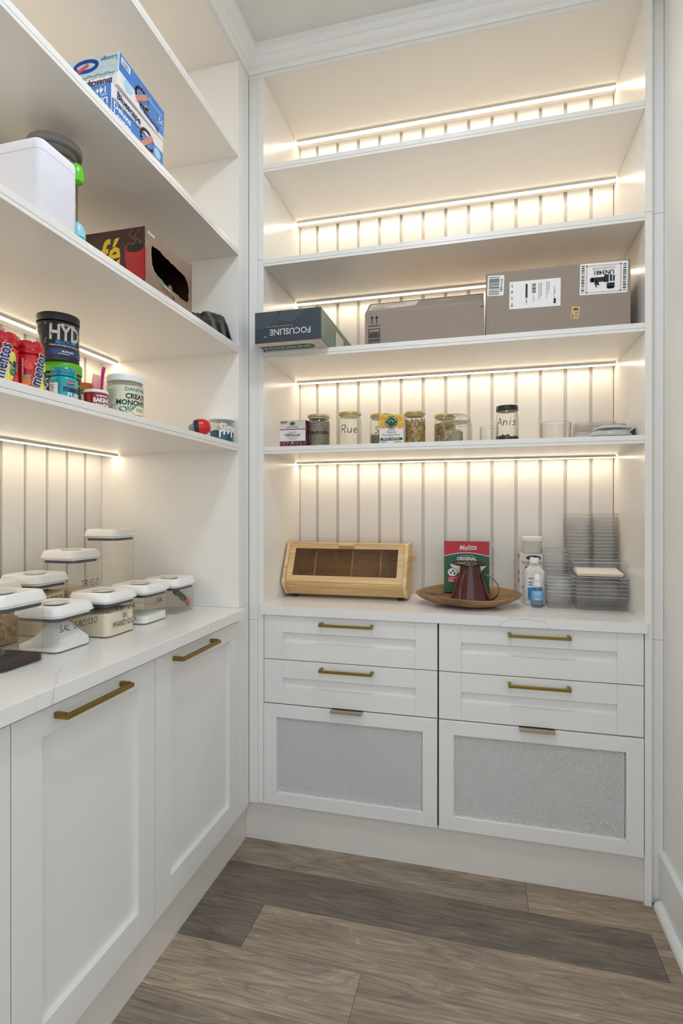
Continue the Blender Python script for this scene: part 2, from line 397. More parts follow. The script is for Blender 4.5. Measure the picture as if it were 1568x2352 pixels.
fl = struct('floor', MB().box(-0.62, RW, YREAR, 0.46, -0.03, -0.006).box(RW, 6.0, -6.0, YW, -0.03, -0.006).box(-0.62, RW, -6.0, YREAR, -0.03, -0.006), M('subfloor', (112, 102, 92), 0.8))  # outer slabs out of view are added to block world light from below
def plank_row(y1, y0, joints, tones):
    xs = [-0.10] + joints + ([RW] if y1 > YW + 0.001 else [RW + 0.5, XO])
    for k in range(len(xs) - 1):
        o = obj('floor_plank', bbox(xs[k] + 0.0004, xs[k + 1] - 0.0004, y0 + 0.0004, y1 - 0.0004, -0.006, 0.0, 0.0007), FLOORW, fl)
        c = tones[k % len(tones)]; o.color = (*[lin(v) for v in c], 1)
T_D, T_M, T_L, T_W = (122, 112, 101), (152, 139, 124), (170, 155, 137), (163, 147, 129)
rows = [(0.053, -0.125, [1.02], [T_M, T_W]), (-0.125, -0.303, [1.369], [T_D, T_W]), (-0.303, -0.481, [0.190], [T_D, T_W]),
        (-0.481, -0.659, [0.552], [T_L, T_W]), (-0.659, -0.837, [0.95], [T_M, T_L]), (-0.837, -1.015, [0.35], [T_M, T_D]),
        (-1.015, -1.193, [0.8], [T_W, T_M]), (-1.193, -1.371, [0.2, 1.1], [T_M, T_L]), (-1.371, -1.549, [0.6], [T_D, T_W]),
        (-1.549, -1.727, [1.0], [T_L, T_M]), (-1.727, -1.905, [0.4], [T_M, T_W]), (-1.905, -2.083, [0.9], [T_W, T_D]),
        (-2.083, -2.261, [0.3], [T_M, T_L]), (-2.261, -2.439, [0.7], [T_L, T_W]), (-2.439, YREAR, [1.1], [T_M, T_D])]
for r in rows: plank_row(*r)

struct('ceiling', MB().box(-0.62, RW + 0.1, YREAR, 0.46, CEIL, CEIL + 0.05).box(RW + 0.1, XO, YREAR, YW, CEIL, CEIL + 0.05), CEILM)
struct('wall_right', MB().box(RW, RW + 0.1, YW, 0.46, -0.03, CEIL), WALL)
struct('wall_back', MB().box(-0.72, RW + 0.1, 0.46, 0.56, -0.03, CEIL), WALL)
struct('wall_left', MB().box(-0.72, -0.62, YREAR, 0.46, -0.03, CEIL), WALL)
struct('baseboard_right', MB().prism([(RW, 0.0), (RW - 0.015, 0.0), (RW - 0.015, 0.168), (RW - 0.011, 0.174), (RW, 0.174)], 'y', YW, 0.019), TRIM)
q = [(RW - 0.015, 0.0)] + [(RW - 0.015 - 0.021 * math.cos(a * PI / 12), 0.024 * math.sin(a * PI / 12)) for a in range(0, 7)]
struct('trim_1', MB().prism(q, 'y', YW, -0.002), TRIM, 'white quarter-round shoe moulding along the right wall')
# crown mouldings, mitred in the corner
cp = [(0.0, 2.962), (0.007, 2.962), (0.009, 2.972), (0.013, 2.976), (0.020, 2.979), (0.028, 2.986), (0.032, 2.997), (0.034, 3.003), (0.038, 3.005), (0.044, 3.012), (0.047, 3.020), (0.052, 3.022), (0.052, CEIL), (0.0, CEIL)]
struct('trim_2', MB().loft([[(d, -d, z) for d, z in cp], [(RW, -d, z) for d, z in cp]]), TRIM, 'crown moulding over the back shelves')
struct('trim_3', MB().loft([[(d, YREAR, z) for d, z in cp], [(d, -d, z) for d, z in cp]]), TRIM, 'crown moulding over the left shelves')
struct('baseboard_back', MB().box(-0.02, XR, 0.020, 0.035, 0.0, KZ + 0.004), KICK)
struct('baseboard_left', MB().box(-0.035, -0.020, YREAR, 0.0195, 0.0, KZ - 0.012), KICK)

# ceiling lamp (out of frame, above the aisle)
cl = thing('ceiling_lamp', 'round flush ceiling lamp over the aisle', 'lamp', (0.70, -1.05, CEIL - 0.03))
obj('lamp_body', MB().lathe([(0.15, 0.0), (0.16, 0.012), (0.16, 0.03)], n=40), WHITEP, cl, world=False)
obj('diffuser', MB().lathe([(0.145, -0.004), (0.145, 0.0)], n=40), emitter('lamp_glow', (0.80, 0.90, 1.0), LAMP_WATT / (PI * 0.0661)), cl, world=False)

CZ = 0.918
# ------------------------------------------------------------------ shelves
def shelf_board(along, a0, a1, front, back, zb, t=0.0275):
    """double-layer board: two leaves with a hairline joint along the front edge"""
    m = MB(); s = 1 if back > front else -1
    def bx(f, b, z0, z1):
        lo, hi = min(f, b), max(f, b)
        if along == 'x': m.add(bbox(a0, a1, lo, hi, z0, z1, 0.0006))
        else: m.add(bbox(lo, hi, a0, a1, z0, z1, 0.0006))
    bx(front, back, zb, zb + 0.0098); bx(front, back, zb + 0.0106, zb + t); bx(front + s * 0.003, back, zb + 0.0096, zb + 0.0108)
    return m
def led(parent, along, a0, a1, pos, zb, w=0.018, h=0.008):
    """surface-mounted strip: channel with a glowing cover below"""
    m = MB(); d = MB()
    if along == 'x':
        m.box(a0, a1, pos - w / 2 - 0.001, pos - w / 2, zb - h, zb); m.box(a0, a1, pos + w / 2, pos + w / 2 + 0.001, zb - h, zb); m.box(a0, a1, pos - w / 2, pos + w / 2, zb - 0.002, zb)
        d.box(a0 + 0.002, a1 - 0.002, pos - w / 2, pos + w / 2, zb - h - 0.0015, zb - h + 0.001)
    else:
        m.box(pos - w / 2 - 0.001, pos - w / 2, a0, a1, zb - h, zb); m.box(pos + w / 2, pos + w / 2 + 0.001, a0, a1, zb - h, zb); m.box(pos - w / 2, pos + w / 2, a0, a1, zb - 0.002, zb)
        d.box(pos - w / 2, pos + w / 2, a0 + 0.002, a1 - 0.002, zb - h - 0.0015, zb - h + 0.001)
    obj('led_channel', m, M('channel_white', (214, 210, 202), 0.4), parent); obj('led_cover', d, LED, parent, label='glowing warm white light strip')

# back shelving
bs = thing('shelving_unit', 'tall built-in shelving with plank back and light strips above the drawers', 'shelving', (XL, 0, 0))
S4, S3, S2, S1, TOPB = 1.4988, 1.8625, 2.2203, 2.5828, 2.948
for zb in (S4, S3, S2, S1):
    o = obj('shelf', shelf_board('x', XL + 0.0003, XR - 0.0003, 0.0, YB - 0.0005, zb), PANEL, bs)
    led(o, 'x', XL + 0.004, XR - 0.004, 0.380, zb)
o = obj('top_panel', bbox(XL - 0.02, XR + 0.02, 0.001, YB + 0.02, TOPB, TOPB + 0.03, 0.0006), PANEL, bs); led(o, 'x', XL + 0.004, XR - 0.004, 0.380, TOPB)
obj('fascia', bbox(0.0005, RW - 0.001, -0.0008, 0.0005, TOPB, 2.99, 0.0002), PAINT, bs)
for xa, xb in ((XL - 0.023, XL), (XR, XR + 0.021)):
    obj('side_panel', bbox(xa, xb, 0.0, YB + 0.02, 0.0 if xa > 1 else KZ + 0.0045, 2.2470, 0.0006), PANEL, bs)
    obj('side_panel', bbox(xa, xb, 0.0, YB + 0.02, 2.2480, TOPB, 0.0006), PANEL, bs)
obj('filler_strip', bbox(0.0008, XL - 0.0238, 0.0008, 0.018, KZ, 0.8590, 0.0006), PAINT, bs)
obj('filler_strip', bbox(0.0008, XL - 0.0238, 0.0008, 0.018, 0.8600, 2.97, 0.0006), PAINT, bs)
obj('filler_strip', bbox(XR + 0.0222, RW - 0.001, 0.020, 0.035, 0.0, 0.8590, 0.0006), PAINT, bs)
obj('filler_strip', bbox(XR + 0.0222, RW - 0.001, 0.020, 0.035, 0.8600, 2.2470, 0.0006), PAINT, bs)
obj('filler_strip', bbox(XR + 0.0222, RW - 0.001, 0.020, 0.035, 2.2480, 2.97, 0.0006), PAINT, bs)
obj('back_panel', MB().box(XL - 0.001, XR + 0.001, YB + 0.018, YB + 0.026, CZ + 0.0004, TOPB), PANEL, bs)
gx = [0.146 + 0.0963 * k for k in range(13)]
edges = [XL + 0.002] + gx + [XR - 0.002]
for k in range(14):
    a = edges[k] + (0.0066 if k else 0.0); b = edges[k + 1] - (0.0066 if k < 13 else 0.0)
    obj('plank', MB().prism([(a, YB + 0.018), (a, YB + 0.0008), (a + 0.0008, YB), (b - 0.0008, YB), (b, YB + 0.0008), (b, YB + 0.018)], 'z', CZ + 0.0004, TOPB), PANEL, bs)

# left shelving
YL = -2.20
ls = thing('shelving_unit', 'tall built-in shelving along the left wall above the white doors', 'shelving', (0, YE, 0))
LD, LC, LB, LA, LT = 1.5020, 1.8677, 2.2296, 2.5953, 2.955
for zb in (LD, LC, LB, LA):
    o = obj('shelf', shelf_board('y', YL, YE - 0.0003, 0.0, LB_X + 0.0005, zb), PANEL, ls)
    led(o, 'y', YL + 0.03, YE - 0.004, -0.522, zb)
o = obj('top_panel', bbox(LB_X - 0.02, -0.001, YL, YE - 0.0003, LT, LT + 0.03, 0.0006), PANEL, ls); led(o, 'y', YL + 0.03, YE - 0.004, -0.522, LT)
obj('fascia', bbox(-0.0005, 0.0008, YREAR, 0.0, LT, 2.99, 0.0002), PAINT, ls)
obj('end_panel', bbox(LB_X - 0.02, 0.0, YE, YE + 0.020, CZ + 0.0004, 2.99, 0.0006), PANEL, ls)
obj('end_panel', bbox(LB_X - 0.02, 0.0, YL - 0.02, YL, CZ + 0.0004, 2.99, 0.0006), PANEL, ls)
obj('filler_strip', bbox(-0.018, 0.0, YE + 0.0205, 0.0002, CZ + 0.0004, 2.97, 0.0006), PAINT, ls)
obj('back_panel', MB().box(LB_X - 0.0245, LB_X - 0.018, YL, YE, CZ + 0.0004, LT), PANEL, ls)
ge = [YE - 0.002] + [-0.181 - 0.0937 * k for k in range(21)] + [YL]
for k in range(len(ge) - 1):
    b = ge[k] - (0.006 if k else 0.0); a = ge[k + 1] + 0.006
    if b - a < 0.02: continue
    obj('plank', MB().prism([(LB_X - 0.018, a), (LB_X - 0.0008, a), (LB_X, a + 0.0008), (LB_X, b - 0.0008), (LB_X - 0.0008, b), (LB_X - 0.018, b)], 'z', CZ + 0.0004, LT), PANEL, ls)

# ------------------------------------------------------------------ countertops
CZ = 0.918
m = MB().prism([(XL - 0.008, -0.012), (XR + 0.006, -0.012), (XR + 0.006, -0.0004), (XR - 0.0004, -0.0004), (XR - 0.0004, YB - 0.001), (XL + 0.0004, YB - 0.001), (XL + 0.0004, -0.0004), (XL - 0.008, -0.0004)], 'z', 0.8835, CZ)
tag(obj('countertop', m, QUARTZ), 'white veined stone countertop over the drawers with bread box and bins on it', 'countertop')
tag(obj('countertop', bbox(LB_X + 0.001, 0.0287, YL, YE - 0.0006, 0.8835, CZ, 0.001), QUARTZ), 'white veined stone countertop over the doors carrying the lidded containers', 'countertop')

# ------------------------------------------------------------------ handles
def pull(parent, axis, a0, a1, z, face, out=0.034, t=0.0095):
    """square bar pull; axis x: on a face y=face looking -y; axis y: on a face x=face looking +x"""
    m = MB()
    if axis == 'x':
        m.add(bbox(a0, a1, face - out, face - out + t, z - t / 2, z + t / 2, 0.0008))
        for p in (a0, a1 - t): m.add(bbox(p, p + t, face - out + t - 0.001, face, z - t / 2, z + t / 2 + 0.002, 0.0006))
    else:
        m.add(bbox(face + out - t, face + out, a0, a1, z - t / 2, z + t / 2, 0.0008))
        for p in (a0, a1 - t): m.add(bbox(face, face + out - t + 0.001, p, p + t, z - t / 2, z + t / 2 + 0.002, 0.0006))
    return obj('handle', m, BRASS, parent, label='slim brass bar handle')

# ------------------------------------------------------------------ drawer cabinets (back)
def mesh_panel(x0, x1, z0, z1, y):
    """expanded metal: diamond cells of flattened, tilted strands"""
    m = MB(); cw, ch, w, th = 0.0105, 0.0062, 0.0011, 0.0012
    nx = int((x1 - x0) / cw) + 1; nz = int((z1 - z0) / ch) + 1
    def seg(ax, az, bx, bz):
        if max(ax, bx) > x1 or max(az, bz) > z1 + 0.001 or min(az, bz) < z0 - 0.001: return
        i = len(m.v)
        m.v += [(ax, y, az - w), (bx, y, bz - w), (bx, y - th * 0.4, bz + w), (ax, y - th * 0.4, az + w),
                (ax, y + th, az - w), (bx, y + th, bz - w), (bx, y + th * 0.6, bz + w), (ax, y + th * 0.6, az + w)]
        for q in ((0, 1, 2, 3), (3, 2, 6, 7), (1, 0, 4, 5)): m.f.append(tuple(i + k for k in q)); m.sm.append(False)
    for j in range(nz):
        for k in range(nx):
            xa = x0 + k * cw; za = z0 + j * ch
            seg(xa, za, xa + cw / 2, za + ch / 2); seg(xa + cw / 2, za + ch / 2, xa + cw, za)
            seg(xa, za + ch, xa + cw / 2, za + ch / 2); seg(xa + cw / 2, za + ch / 2, xa + cw, za + ch)
    return m
MESHM = M('mesh_metal', (240, 240, 238), 0.4, 0.0, vary=0.02)
def drawer_cabinet(x0, x1, si0, si1, hx, lx, label):
    """x0..x1 fronts; si0, si1 inner edges of the stiles"""
    cab = thing('drawer_cabinet', label, 'cabinet', ((x0 + x1) / 2, 0.02, 0))
    obj('body', bbox(x0 - 0.001, x1 + 0.001, 0.0215, YB, KZ + 0.003, 0.8825, 0.0008), PAINT, cab)
    for z1, za, zb, z0 in ((0.8805, 0.817, 0.779, 0.7135), (0.7105, 0.644, 0.608, 0.5450)):
        d = obj('drawer', MB().box(si0 - 0.01, si1 + 0.01, 0.0130, 0.0205, z0 + 0.004, z1 - 0.004), PAINT, cab)
        obj('stile', bbox(x0, si0 - 0.0002, 0.0, 0.0205, z0, z1, 0.0006), PAINT, d); obj('stile', bbox(si1 + 0.0002, x1, 0.0, 0.0205, z0, z1, 0.0006), PAINT, d)
        obj('rail', bbox(si0, si1, 0.0001, 0.0205, za, z1, 0.0006), PAINT, d); obj('rail', bbox(si0, si1, 0.0001, 0.0205, z0, zb, 0.0006), PAINT, d)
        pull(d, 'x', hx[0], hx[1], z1 - 0.024, 0.0)
    # mesh-front drawer: four mitred frame pieces, mesh and a pale liner close behind it
    z0, z1, fw = 0.1555, 0.5405, 0.052
    d = obj('mesh_drawer', MB().box(x0 + 0.012, x1 - 0.012, 0.0150, 0.0205, z0 + 0.062, z1 - 0.062), M('drawer_liner', (206, 206, 203), 0.6), cab)
    y0, y1 = -0.004, 0.020; g = 0.00025
    def piece(p):
        b = 0.0012; c = (sum(q[0] for q in p) / 4, sum(q[1] for q in p) / 4)
        sh = [(q[0] + (c[0] - q[0]) * 0.0 + (b if q[0] < c[0] else -b) * 0.4, q[1] + (b if q[1] < c[1] else -b)) for q in p]
        obj('frame_piece', MB().loft([[(q[0], y1, q[1]) for q in p], [(q[0], y0 + b, q[1]) for q in p], [(q[0], y0, q[1]) for q in sh]]), PAINT, d)
    a0, a1, c0, c1 = x0 + fw, x1 - fw, z0 + fw - 0.003, z1 - fw + 0.003
    piece([(x0, z1), (x1, z1), (a1, c1), (a0, c1)][::-1]); piece([(x0, z0), (x1, z0), (a1, c0), (a0, c0)])
    piece([(x0, z0), (a0, c0), (a0, c1), (x0, z1)][::-1] if False else [(x0, z0), (a0, c0), (a0, c1), (x0, z1)]); piece([(a1, c0), (x1, z0), (x1, z1), (a1, c1)])
    obj('wire_mesh', mesh_panel(a0, a1, c0, c1, 0.004), MESHM, d, kind='stuff', label='white expanded metal mesh')
    hm = MB().add(bbox(lx[0], lx[1], -0.024, 0.012, z1 + 0.0004, z1 + 0.0019, 0.0003)).add(bbox(lx[0], lx[1], -0.024, -0.0222, z1 - 0.0065, z1 + 0.0012, 0.0003))
    obj('handle', hm, STEEL, d, label='thin pale metal edge pull')
    return cab
dcl = drawer_cabinet(0.0640, 0.7220, 0.141, 0.645, (0.291, 0.492), (0.333, 0.453), 'drawer cabinet under the bread box, beside the corner')
drawer_cabinet(0.7280, 1.3830, 0.805, 1.304, (0.962, 1.161), (0.998, 1.113), 'drawer cabinet under the clear bins, by the right wall')
obj('gap_shade_strip', bbox(0.7232, 0.7268, 0.018, 0.0212, KZ + 0.005, 0.882, 0.0003), DARK, dcl)  # dark colour stands in for the shade between the two cabinets

# ------------------------------------------------------------------ door cabinets (left)
def door_cabinet(y0, y1, hy, label):
    cab = thing('door_cabinet', label, 'cabinet', (-0.02, (y0 + y1) / 2, 0))
    obj('body', bbox(LB_X, -0.0215, y0, y1, KZ - 0.011, 0.8825, 0.0008), PAINT, cab)
    z0, z1, zt, zb, w = 0.1390, 0.8690, 0.812, 0.219, 0.0765
    d = obj('door', MB().box(-0.0205, -0.0130, y0 + w - 0.01, y1 - w + 0.01, z0 + 0.02, z1 - 0.02), PAINT, cab)
    obj('stile', bbox(-0.0205, 0.0, y0 + 0.001, y0 + w, z0, z1, 0.0006), PAINT, d); obj('stile', bbox(-0.0205, 0.0, y1 - w, y1 - 0.001, z0, z1, 0.0006), PAINT, d)
    obj('rail', bbox(-0.0205, -0.0001, y0 + w, y1 - w, zt, z1, 0.0006), PAINT, d); obj('rail', bbox(-0.0205, -0.0001, y0 + w, y1 - w, z0, zb, 0.0006), PAINT, d)
    pull(d, 'y', hy[0], hy[1], 0.846, 0.0, 0.036, 0.0105)
    return cab
dc = door_cabinet(-0.6210, -0.0905, (-0.535, -0.300), 'white panelled door cabinet nearest the corner, long brass handle')
obj('side_panel', bbox(LB_X - 0.02, 0.0, YE, YE + 0.020, 0.139, CZ, 0.0006), PANEL, dc)
obj('filler_strip', bbox(-0.018, 0.0, YE + 0.0205, 0.0002, 0.138, CZ, 0.0006), PAINT, dc)
door_cabinet(-1.0965, -0.6220, (-0.990, -0.765), 'white panelled door cabinet in the middle of the left run')
door_cabinet(-1.5720, -1.0975, (-1.450, -1.220), 'white panelled door cabinet cut off by the left picture edge')
door_cabinet(-2.0475, -1.5730, (-1.925, -1.695), 'white panelled door cabinet farthest from the corner, beside the viewer')

# ================================================================== THINGS ON THE BACK COUNTER
CARD = M('corrugated_card', (150, 136, 124), 0.8, vary=0.05, vscale=60, bump=0.1, bscale=300)
CARD2 = M('card_inside', (186, 160, 130), 0.85, vary=0.06)
LABELW = M('label_paper', (236, 235, 232), 0.6, vary=0.01)
BAMBOO = wood('bamboo', (226, 194, 142), (196, 156, 102), 2.2, 55, 55)
BAMBOO2 = wood('bamboo_end', (232, 202, 150), (205, 166, 112), 14, 4, 40)
SMOKE = clear('smoked_pane', (232, 224, 216), (190, 180, 170), 0.6, 0.04)
CLEAR = clear('clear_plastic', (254, 254, 253), (244, 243, 243), 0.35, 0.08)
BINP = clear('bin_plastic', (254, 254, 254), (247, 246, 247), 0.30, 0.12, 0.02, (238, 236, 236))
GLASS = clear('jar_glass', (254, 254, 250), (204, 204, 190), 0.6, 0.03)
TUMBL = clear('tumbler_glass', (253, 253, 252), (205, 206, 200), 0.5, 0.03)

# --- bread box
bb = thing('bread_box', 'bamboo bread box with a slanted smoked window', 'bread box', (0.3290, 0.27, CZ))
PX0, PX1 = 0.0700, 0.5880; z_b, z_t = CZ + 0.010, 1.1440
def prof(i=0.0):
    return [(0.218 + i, z_b + i), (0.366 - i, z_b + i), (0.366 - i, z_t - i), (0.246 + i * 1.1, z_t - i), (0.169 + i, 0.992), (0.168 + i, 0.980)]
for xa, xb in ((PX0, PX0 + 0.014), (PX1 - 0.014, PX1)):
    pf = []
    raw = prof()
    # rounded outline of the side board
    for k in range(len(raw)):
        p0, p1, p2 = Vector(raw[k - 1]), Vector(raw[k]), Vector(raw[(k + 1) % len(raw)])
        r = 0.010; a = p1 + (p0 - p1).normalized() * min(r, (p0 - p1).length * 0.45); c = p1 + (p2 - p1).normalized() * min(r, (p2 - p1).length * 0.45)
        for t in (0, .33, .66, 1): pf.append(tuple(a * (1 - t) ** 2 + p1 * 2 * t * (1 - t) + c * t * t))
    obj('side_board', MB().prism(pf, 'x', xa, xb), BAMBOO2, bb)
xi0, xi1 = PX0 + 0.0145, PX1 - 0.0145
obj('top_board', bbox(xi0, xi1, 0.257, 0.364, z_t - 0.014, z_t - 0.003, 0.001), BAMBOO, bb)
obj('back_board', bbox(xi0, xi1, 0.352, 0.363, z_b + 0.004, z_t - 0.015, 0.001), BAMBOO, bb)
obj('bottom_board', bbox(xi0, xi1, 0.222, 0.351, z_b + 0.003, z_b + 0.012, 0.001), BAMBOO, bb)
def slab(x0, x1, pa, pb, t):
    """board between two (y,z) points, thickness t inward"""
    d = (Vector(pb) - Vector(pa)).normalized(); n = Vector((d.y, -d.x))
    if n.x < 0: n = -n
    a, b = Vector(pa), Vector(pb)
    return MB().prism([tuple(a), tuple(b), tuple(b + n * t), tuple(a + n * t)], 'x', x0, x1)
obj('lower_board', slab(xi0, xi1, (0.2215, z_b + 0.004), (0.1725, 0.983), 0.010), BAMBOO, bb)
A, B = Vector((0.1735, 0.990)), Vector((0.2475, 1.1435)); dv = (B - A)
def on_slope(t): return tuple(A + dv * t)
dr = obj('window_frame', slab(xi0 + 0.001, xi1 - 0.001, on_slope(0.0), on_slope(0.155), 0.011).add(slab(xi0 + 0.001, xi1 - 0.001, on_slope(0.865), on_slope(1.0), 0.011)).add(slab(xi0 + 0.001, xi0 + 0.026, on_slope(0.155), on_slope(0.865), 0.011)).add(slab(xi1 - 0.026, xi1 - 0.001, on_slope(0.155), on_slope(0.865), 0.011)), BAMBOO, bb)
obj('pane', slab(xi0 + 0.024, xi1 - 0.024, (on_slope(0.14)[0] + 0.005, on_slope(0.14)[1]), (on_slope(0.88)[0] + 0.005, on_slope(0.88)[1]), 0.002), SMOKE, dr, label='smoked clear pane')
hk = slab(0.300, 0.366, (on_slope(0.89)[0] - 0.020, on_slope(0.89)[1] + 0.010), (on_slope(0.96)[0] - 0.018, on_slope(0.96)[1] + 0.008), 0.022)
obj('grip', hk, BAMBOO, dr)
obj('side_peg', bbox(PX1, PX1 + 0.021, 0.315, 0.335, 1.074, 1.096, 0.002), BAMBOO, bb)
for dx in (0.19, 0.35, 0.47): obj('divider', slab(dx, dx + 0.008, (0.200, z_b + 0.016), (0.272, z_t - 0.022), 0.010), BAMBOO, bb)
for fx in (PX0 + 0.03, PX1 - 0.045):
    for fy in (0.232, 0.345): obj('foot', MB().lathe([(0.008, CZ), (0.010, CZ + 0.002), (0.010, z_b + 0.004)], (fx + 0.01, fy), 16), BLACK, bb)
mp = planar((0, 0.3515, 0), (1, 0, 0), (0, 0, 1)); M('dark_hole', (60, 44, 30), 0.8)
for px in (0.255, 0.345, 0.435):
    for pz in (1.00, 1.06): obj('screw_hole', blob(MB(), mp, px, pz, 0.0022, 0.0022, 10), MATS['dark_hole'], bb)
mp = planar((PX1, 0, 0), (0, 1, 0), (0, 0, 1))
for py, pz in ((0.27, 1.130), (0.34, 1.130), (0.27, 0.95), (0.34, 0.95)): obj('screw_hole', blob(MB(), mp, py, pz, 0.0022, 0.0022, 10), MATS['dark_hole'], bb)

# --- wooden leaf-shaped bowl
def bowl_wood():
    m = wood('bowl_wood', (164, 126, 82), (92, 68, 44), 6, 14, 26, 0.38)
    return m
bw = thing('wooden_bowl', 'shallow boat-shaped wooden bowl holding a filter box and dripper', 'bowl', (0.826, 0.185, CZ))
def bowl_r(a):
    c, s_ = math.cos(a), math.sin(a)
    ex = 0.198 if c > 0 else 0.204; ey = 0.150 if s_ < 0 else 0.170
    p = 1.55
    return 1.0 / ((abs(c) / ex) ** p + (abs(s_) / ey) ** p) ** (1 / p)
n = 56; loops = []
lev = [(0.30, 0.000, 0), (0.42, 0.001, 0), (0.60, 0.005, 0), (0.80, 0.0150, 0), (0.93, 0.0270, 1), (0.99, 0.0370, 1), (1.0, 0.0405, 1), (0.985, 0.0420, 1), (0.92, 0.0360, 1), (0.76, 0.0230, 0), (0.55, 0.0150, 0), (0.25, 0.012, 0)]
for s_, z, rim in lev:
    lp = []
    for k in range(n):
        a = 2 * PI * k / n; r = bowl_r(a) * s_
        up = 0.022 * max(0, math.sin(a)) * s_ ** 3 + 0.006 * abs(math.cos(a)) ** 4 * s_ ** 3 + 0.003 * math.sin(3 * a + 1) * s_ ** 2
        lp.append((0.826 + r * math.cos(a), 0.185 + r * math.sin(a), CZ + z + up * (1 if s_ > 0.5 else 0)))
    loops.append(lp)
obj('bowl_shell', MB().loft(loops, True, True, True), bowl_wood(), bw)

# --- coffee filter carton (in the bowl)
fb = thing('filter_box', 'red and green coffee filter carton leaning in the wooden bowl', 'box', (0.8165, 0.268, 0.9540), (math.radians(-5), 0, math.radians(2)))
obj('carton', bbox(-0.088, 0.088, 0.0, 0.036, 0.0, 0.205, 0.001), M('filter_green', (14, 92, 58), 0.45), fb, world=False)
mp = planar((0, 0, 0), (1, 0, 0), (0, 0, 1), 0.0003)
w_ = MB(); r_ = MB()
top = [(-0.0878, 0.2045), (-0.0878, 0.148)] + [(-0.088 + 0.176 * k / 12, 0.148 + 0.016 * math.sin(PI * k / 12) ** 1.0) for k in range(1, 12)] + [(0.0878, 0.148), (0.0878, 0.2045)]
for k in range(12):
    xa, xb = -0.0878 + 0.1756 * k / 12, -0.0878 + 0.1756 * (k + 1) / 12
    za, zb = 0.146 + 0.014 * math.sin(PI * k / 12), 0.146 + 0.014 * math.sin(PI * (k + 1) / 12)
    polyf(r_, mp, [(xa, za), (xb, zb), (xb, 0.2045), (xa, 0.2045)]); 
    mp2 = planar((0, 0, 0), (1, 0, 0), (0, 0, 1), 0.0005); polyf(w_, mp2, [(xa, za - 0.0025), (xb, zb - 0.0025), (xb, zb), (xa, za)])
obj('red_band', r_, M('filter_red', (196, 30, 44), 0.45), fb, world=False)
mp3 = planar((0, 0, 0), (1, 0, 0), (0, 0, 1), 0.0006)
text(w_, 'Melitta', mp3, 0.030, (0.004, 0.179), 0.06, 0.012, 0.32, 0.82)
text(w_, 'ORIGINAL', mp3, 0.0195, (0.0, 0.1345), 0, 0.03, 0, 0.86)
text(w_, 'CONE COFFEE FILTERS', mp3, 0.005, (0, 0.1475))
polyf(w_, mp3, [(-0.066, 0.112), (0.078, 0.110), (0.050, 0.078), (-0.040, 0.078)])
blob(w_, planar((0, 0, 0), (1, 0, 0), (0, 0, 1), 0.0008), -0.055, 0.080, 0.0185, 0.016, 20)
rect(w_, planar((0, 0, 0), (1, 0, 0), (0, 0, 1), 0.0009), -0.070, 0.0565, -0.038, 0.0585); lines(w_, planar((0, 0, 0), (1, 0, 0), (0, 0, 1), 0.0009), -0.070, -0.042, 0.051, 0.0014, 3, 0.0038, 3)
obj('lettering', w_, WPRINT, fb, world=False)
rb = MB(); blob(rb, planar((0, 0, 0), (1, 0, 0), (0, 0, 1), 0.0007), -0.055, 0.080, 0.0205, 0.018, 20); rect(rb, planar((0, 0, 0), (1, 0, 0), (0, 0, 1), 0.0007), -0.0745, 0.040, -0.0345, 0.066)
obj('red_badge', rb, MATS['filter_red'], fb, world=False)
dr_ = MB()
for dx, dz in ((-0.062, 0.078), (-0.053, 0.086), (-0.047, 0.075)): blob(dr_, planar((0, 0, 0), (1, 0, 0), (0, 0, 1), 0.001), dx, dz, 0.0035, 0.0045, 10)
obj('drop_print', dr_, INK, fb, world=False)
obj('lid_flap', MB().quad([(0.088, 0.036, 0.200), (0.112, 0.030, 0.197), (0.104, 0.032, 0.186), (0.088, 0.036, 0.182)]).quad([(0.088, 0.0365, 0.182), (0.104, 0.0325, 0.186), (0.112, 0.0305, 0.197), (0.088, 0.0365, 0.200)]), LABELW, fb, world=False)

# --- dripper, upside down
MAROON = M('maroon_plastic', (74, 20, 20), 0.13, vary=0.03, coat=0.3)
dp = thing('coffee_dripper', 'glossy maroon coffee dripper standing upside down in the wooden bowl', 'dripper', (0.832, 0.190, 0.9345))
n = 40; L0 = []
for z, r, wav in ((0.0, 0.0745, 1), (0.004, 0.0755, 1), (0.012, 0.0735, 0), (0.060, 0.058, 0), (0.105, 0.042, 0), (0.126, 0.0385, 0), (0.140, 0.038, 0)):
    L0.append([(r * math.cos(2 * PI * k / n), r * 0.93 * math.sin(2 * PI * k / n), z + (0.012 * max(0, math.cos(2 * PI * k / n * 1 - 1.5 * PI)) ** 14 if wav else 0)) for k in range(n)])
obj('cone', MB().loft(L0, False, True, True), MAROON, dp, world=False)
obj('flange', MB().lathe([(0.040, 0.1385), (0.068, 0.1395), (0.0735, 0.1425), (0.0745, 0.1455), (0.0735, 0.1470), (0.066, 0.1440), (0.030, 0.1430), (0.0, 0.1430)], n=40, cap0=False, cap1=False), MAROON, dp, world=False)
obj('spout', bbox(-0.018, 0.018, -0.0735, -0.030, 0.139, 0.1500, 0.002), MAROON, dp, world=False)
pts = [(0.050, -0.005, 0.106), (0.066, -0.006, 0.100), (0.088, -0.008, 0.085), (0.101, -0.01, 0.066), (0.105, -0.011, 0.045), (0.099, -0.012, 0.026), (0.086, -0.011, 0.013), (0.068, -0.01, 0.006)]
hm = MB(); hw = [0.006] * len(pts)
lp = []
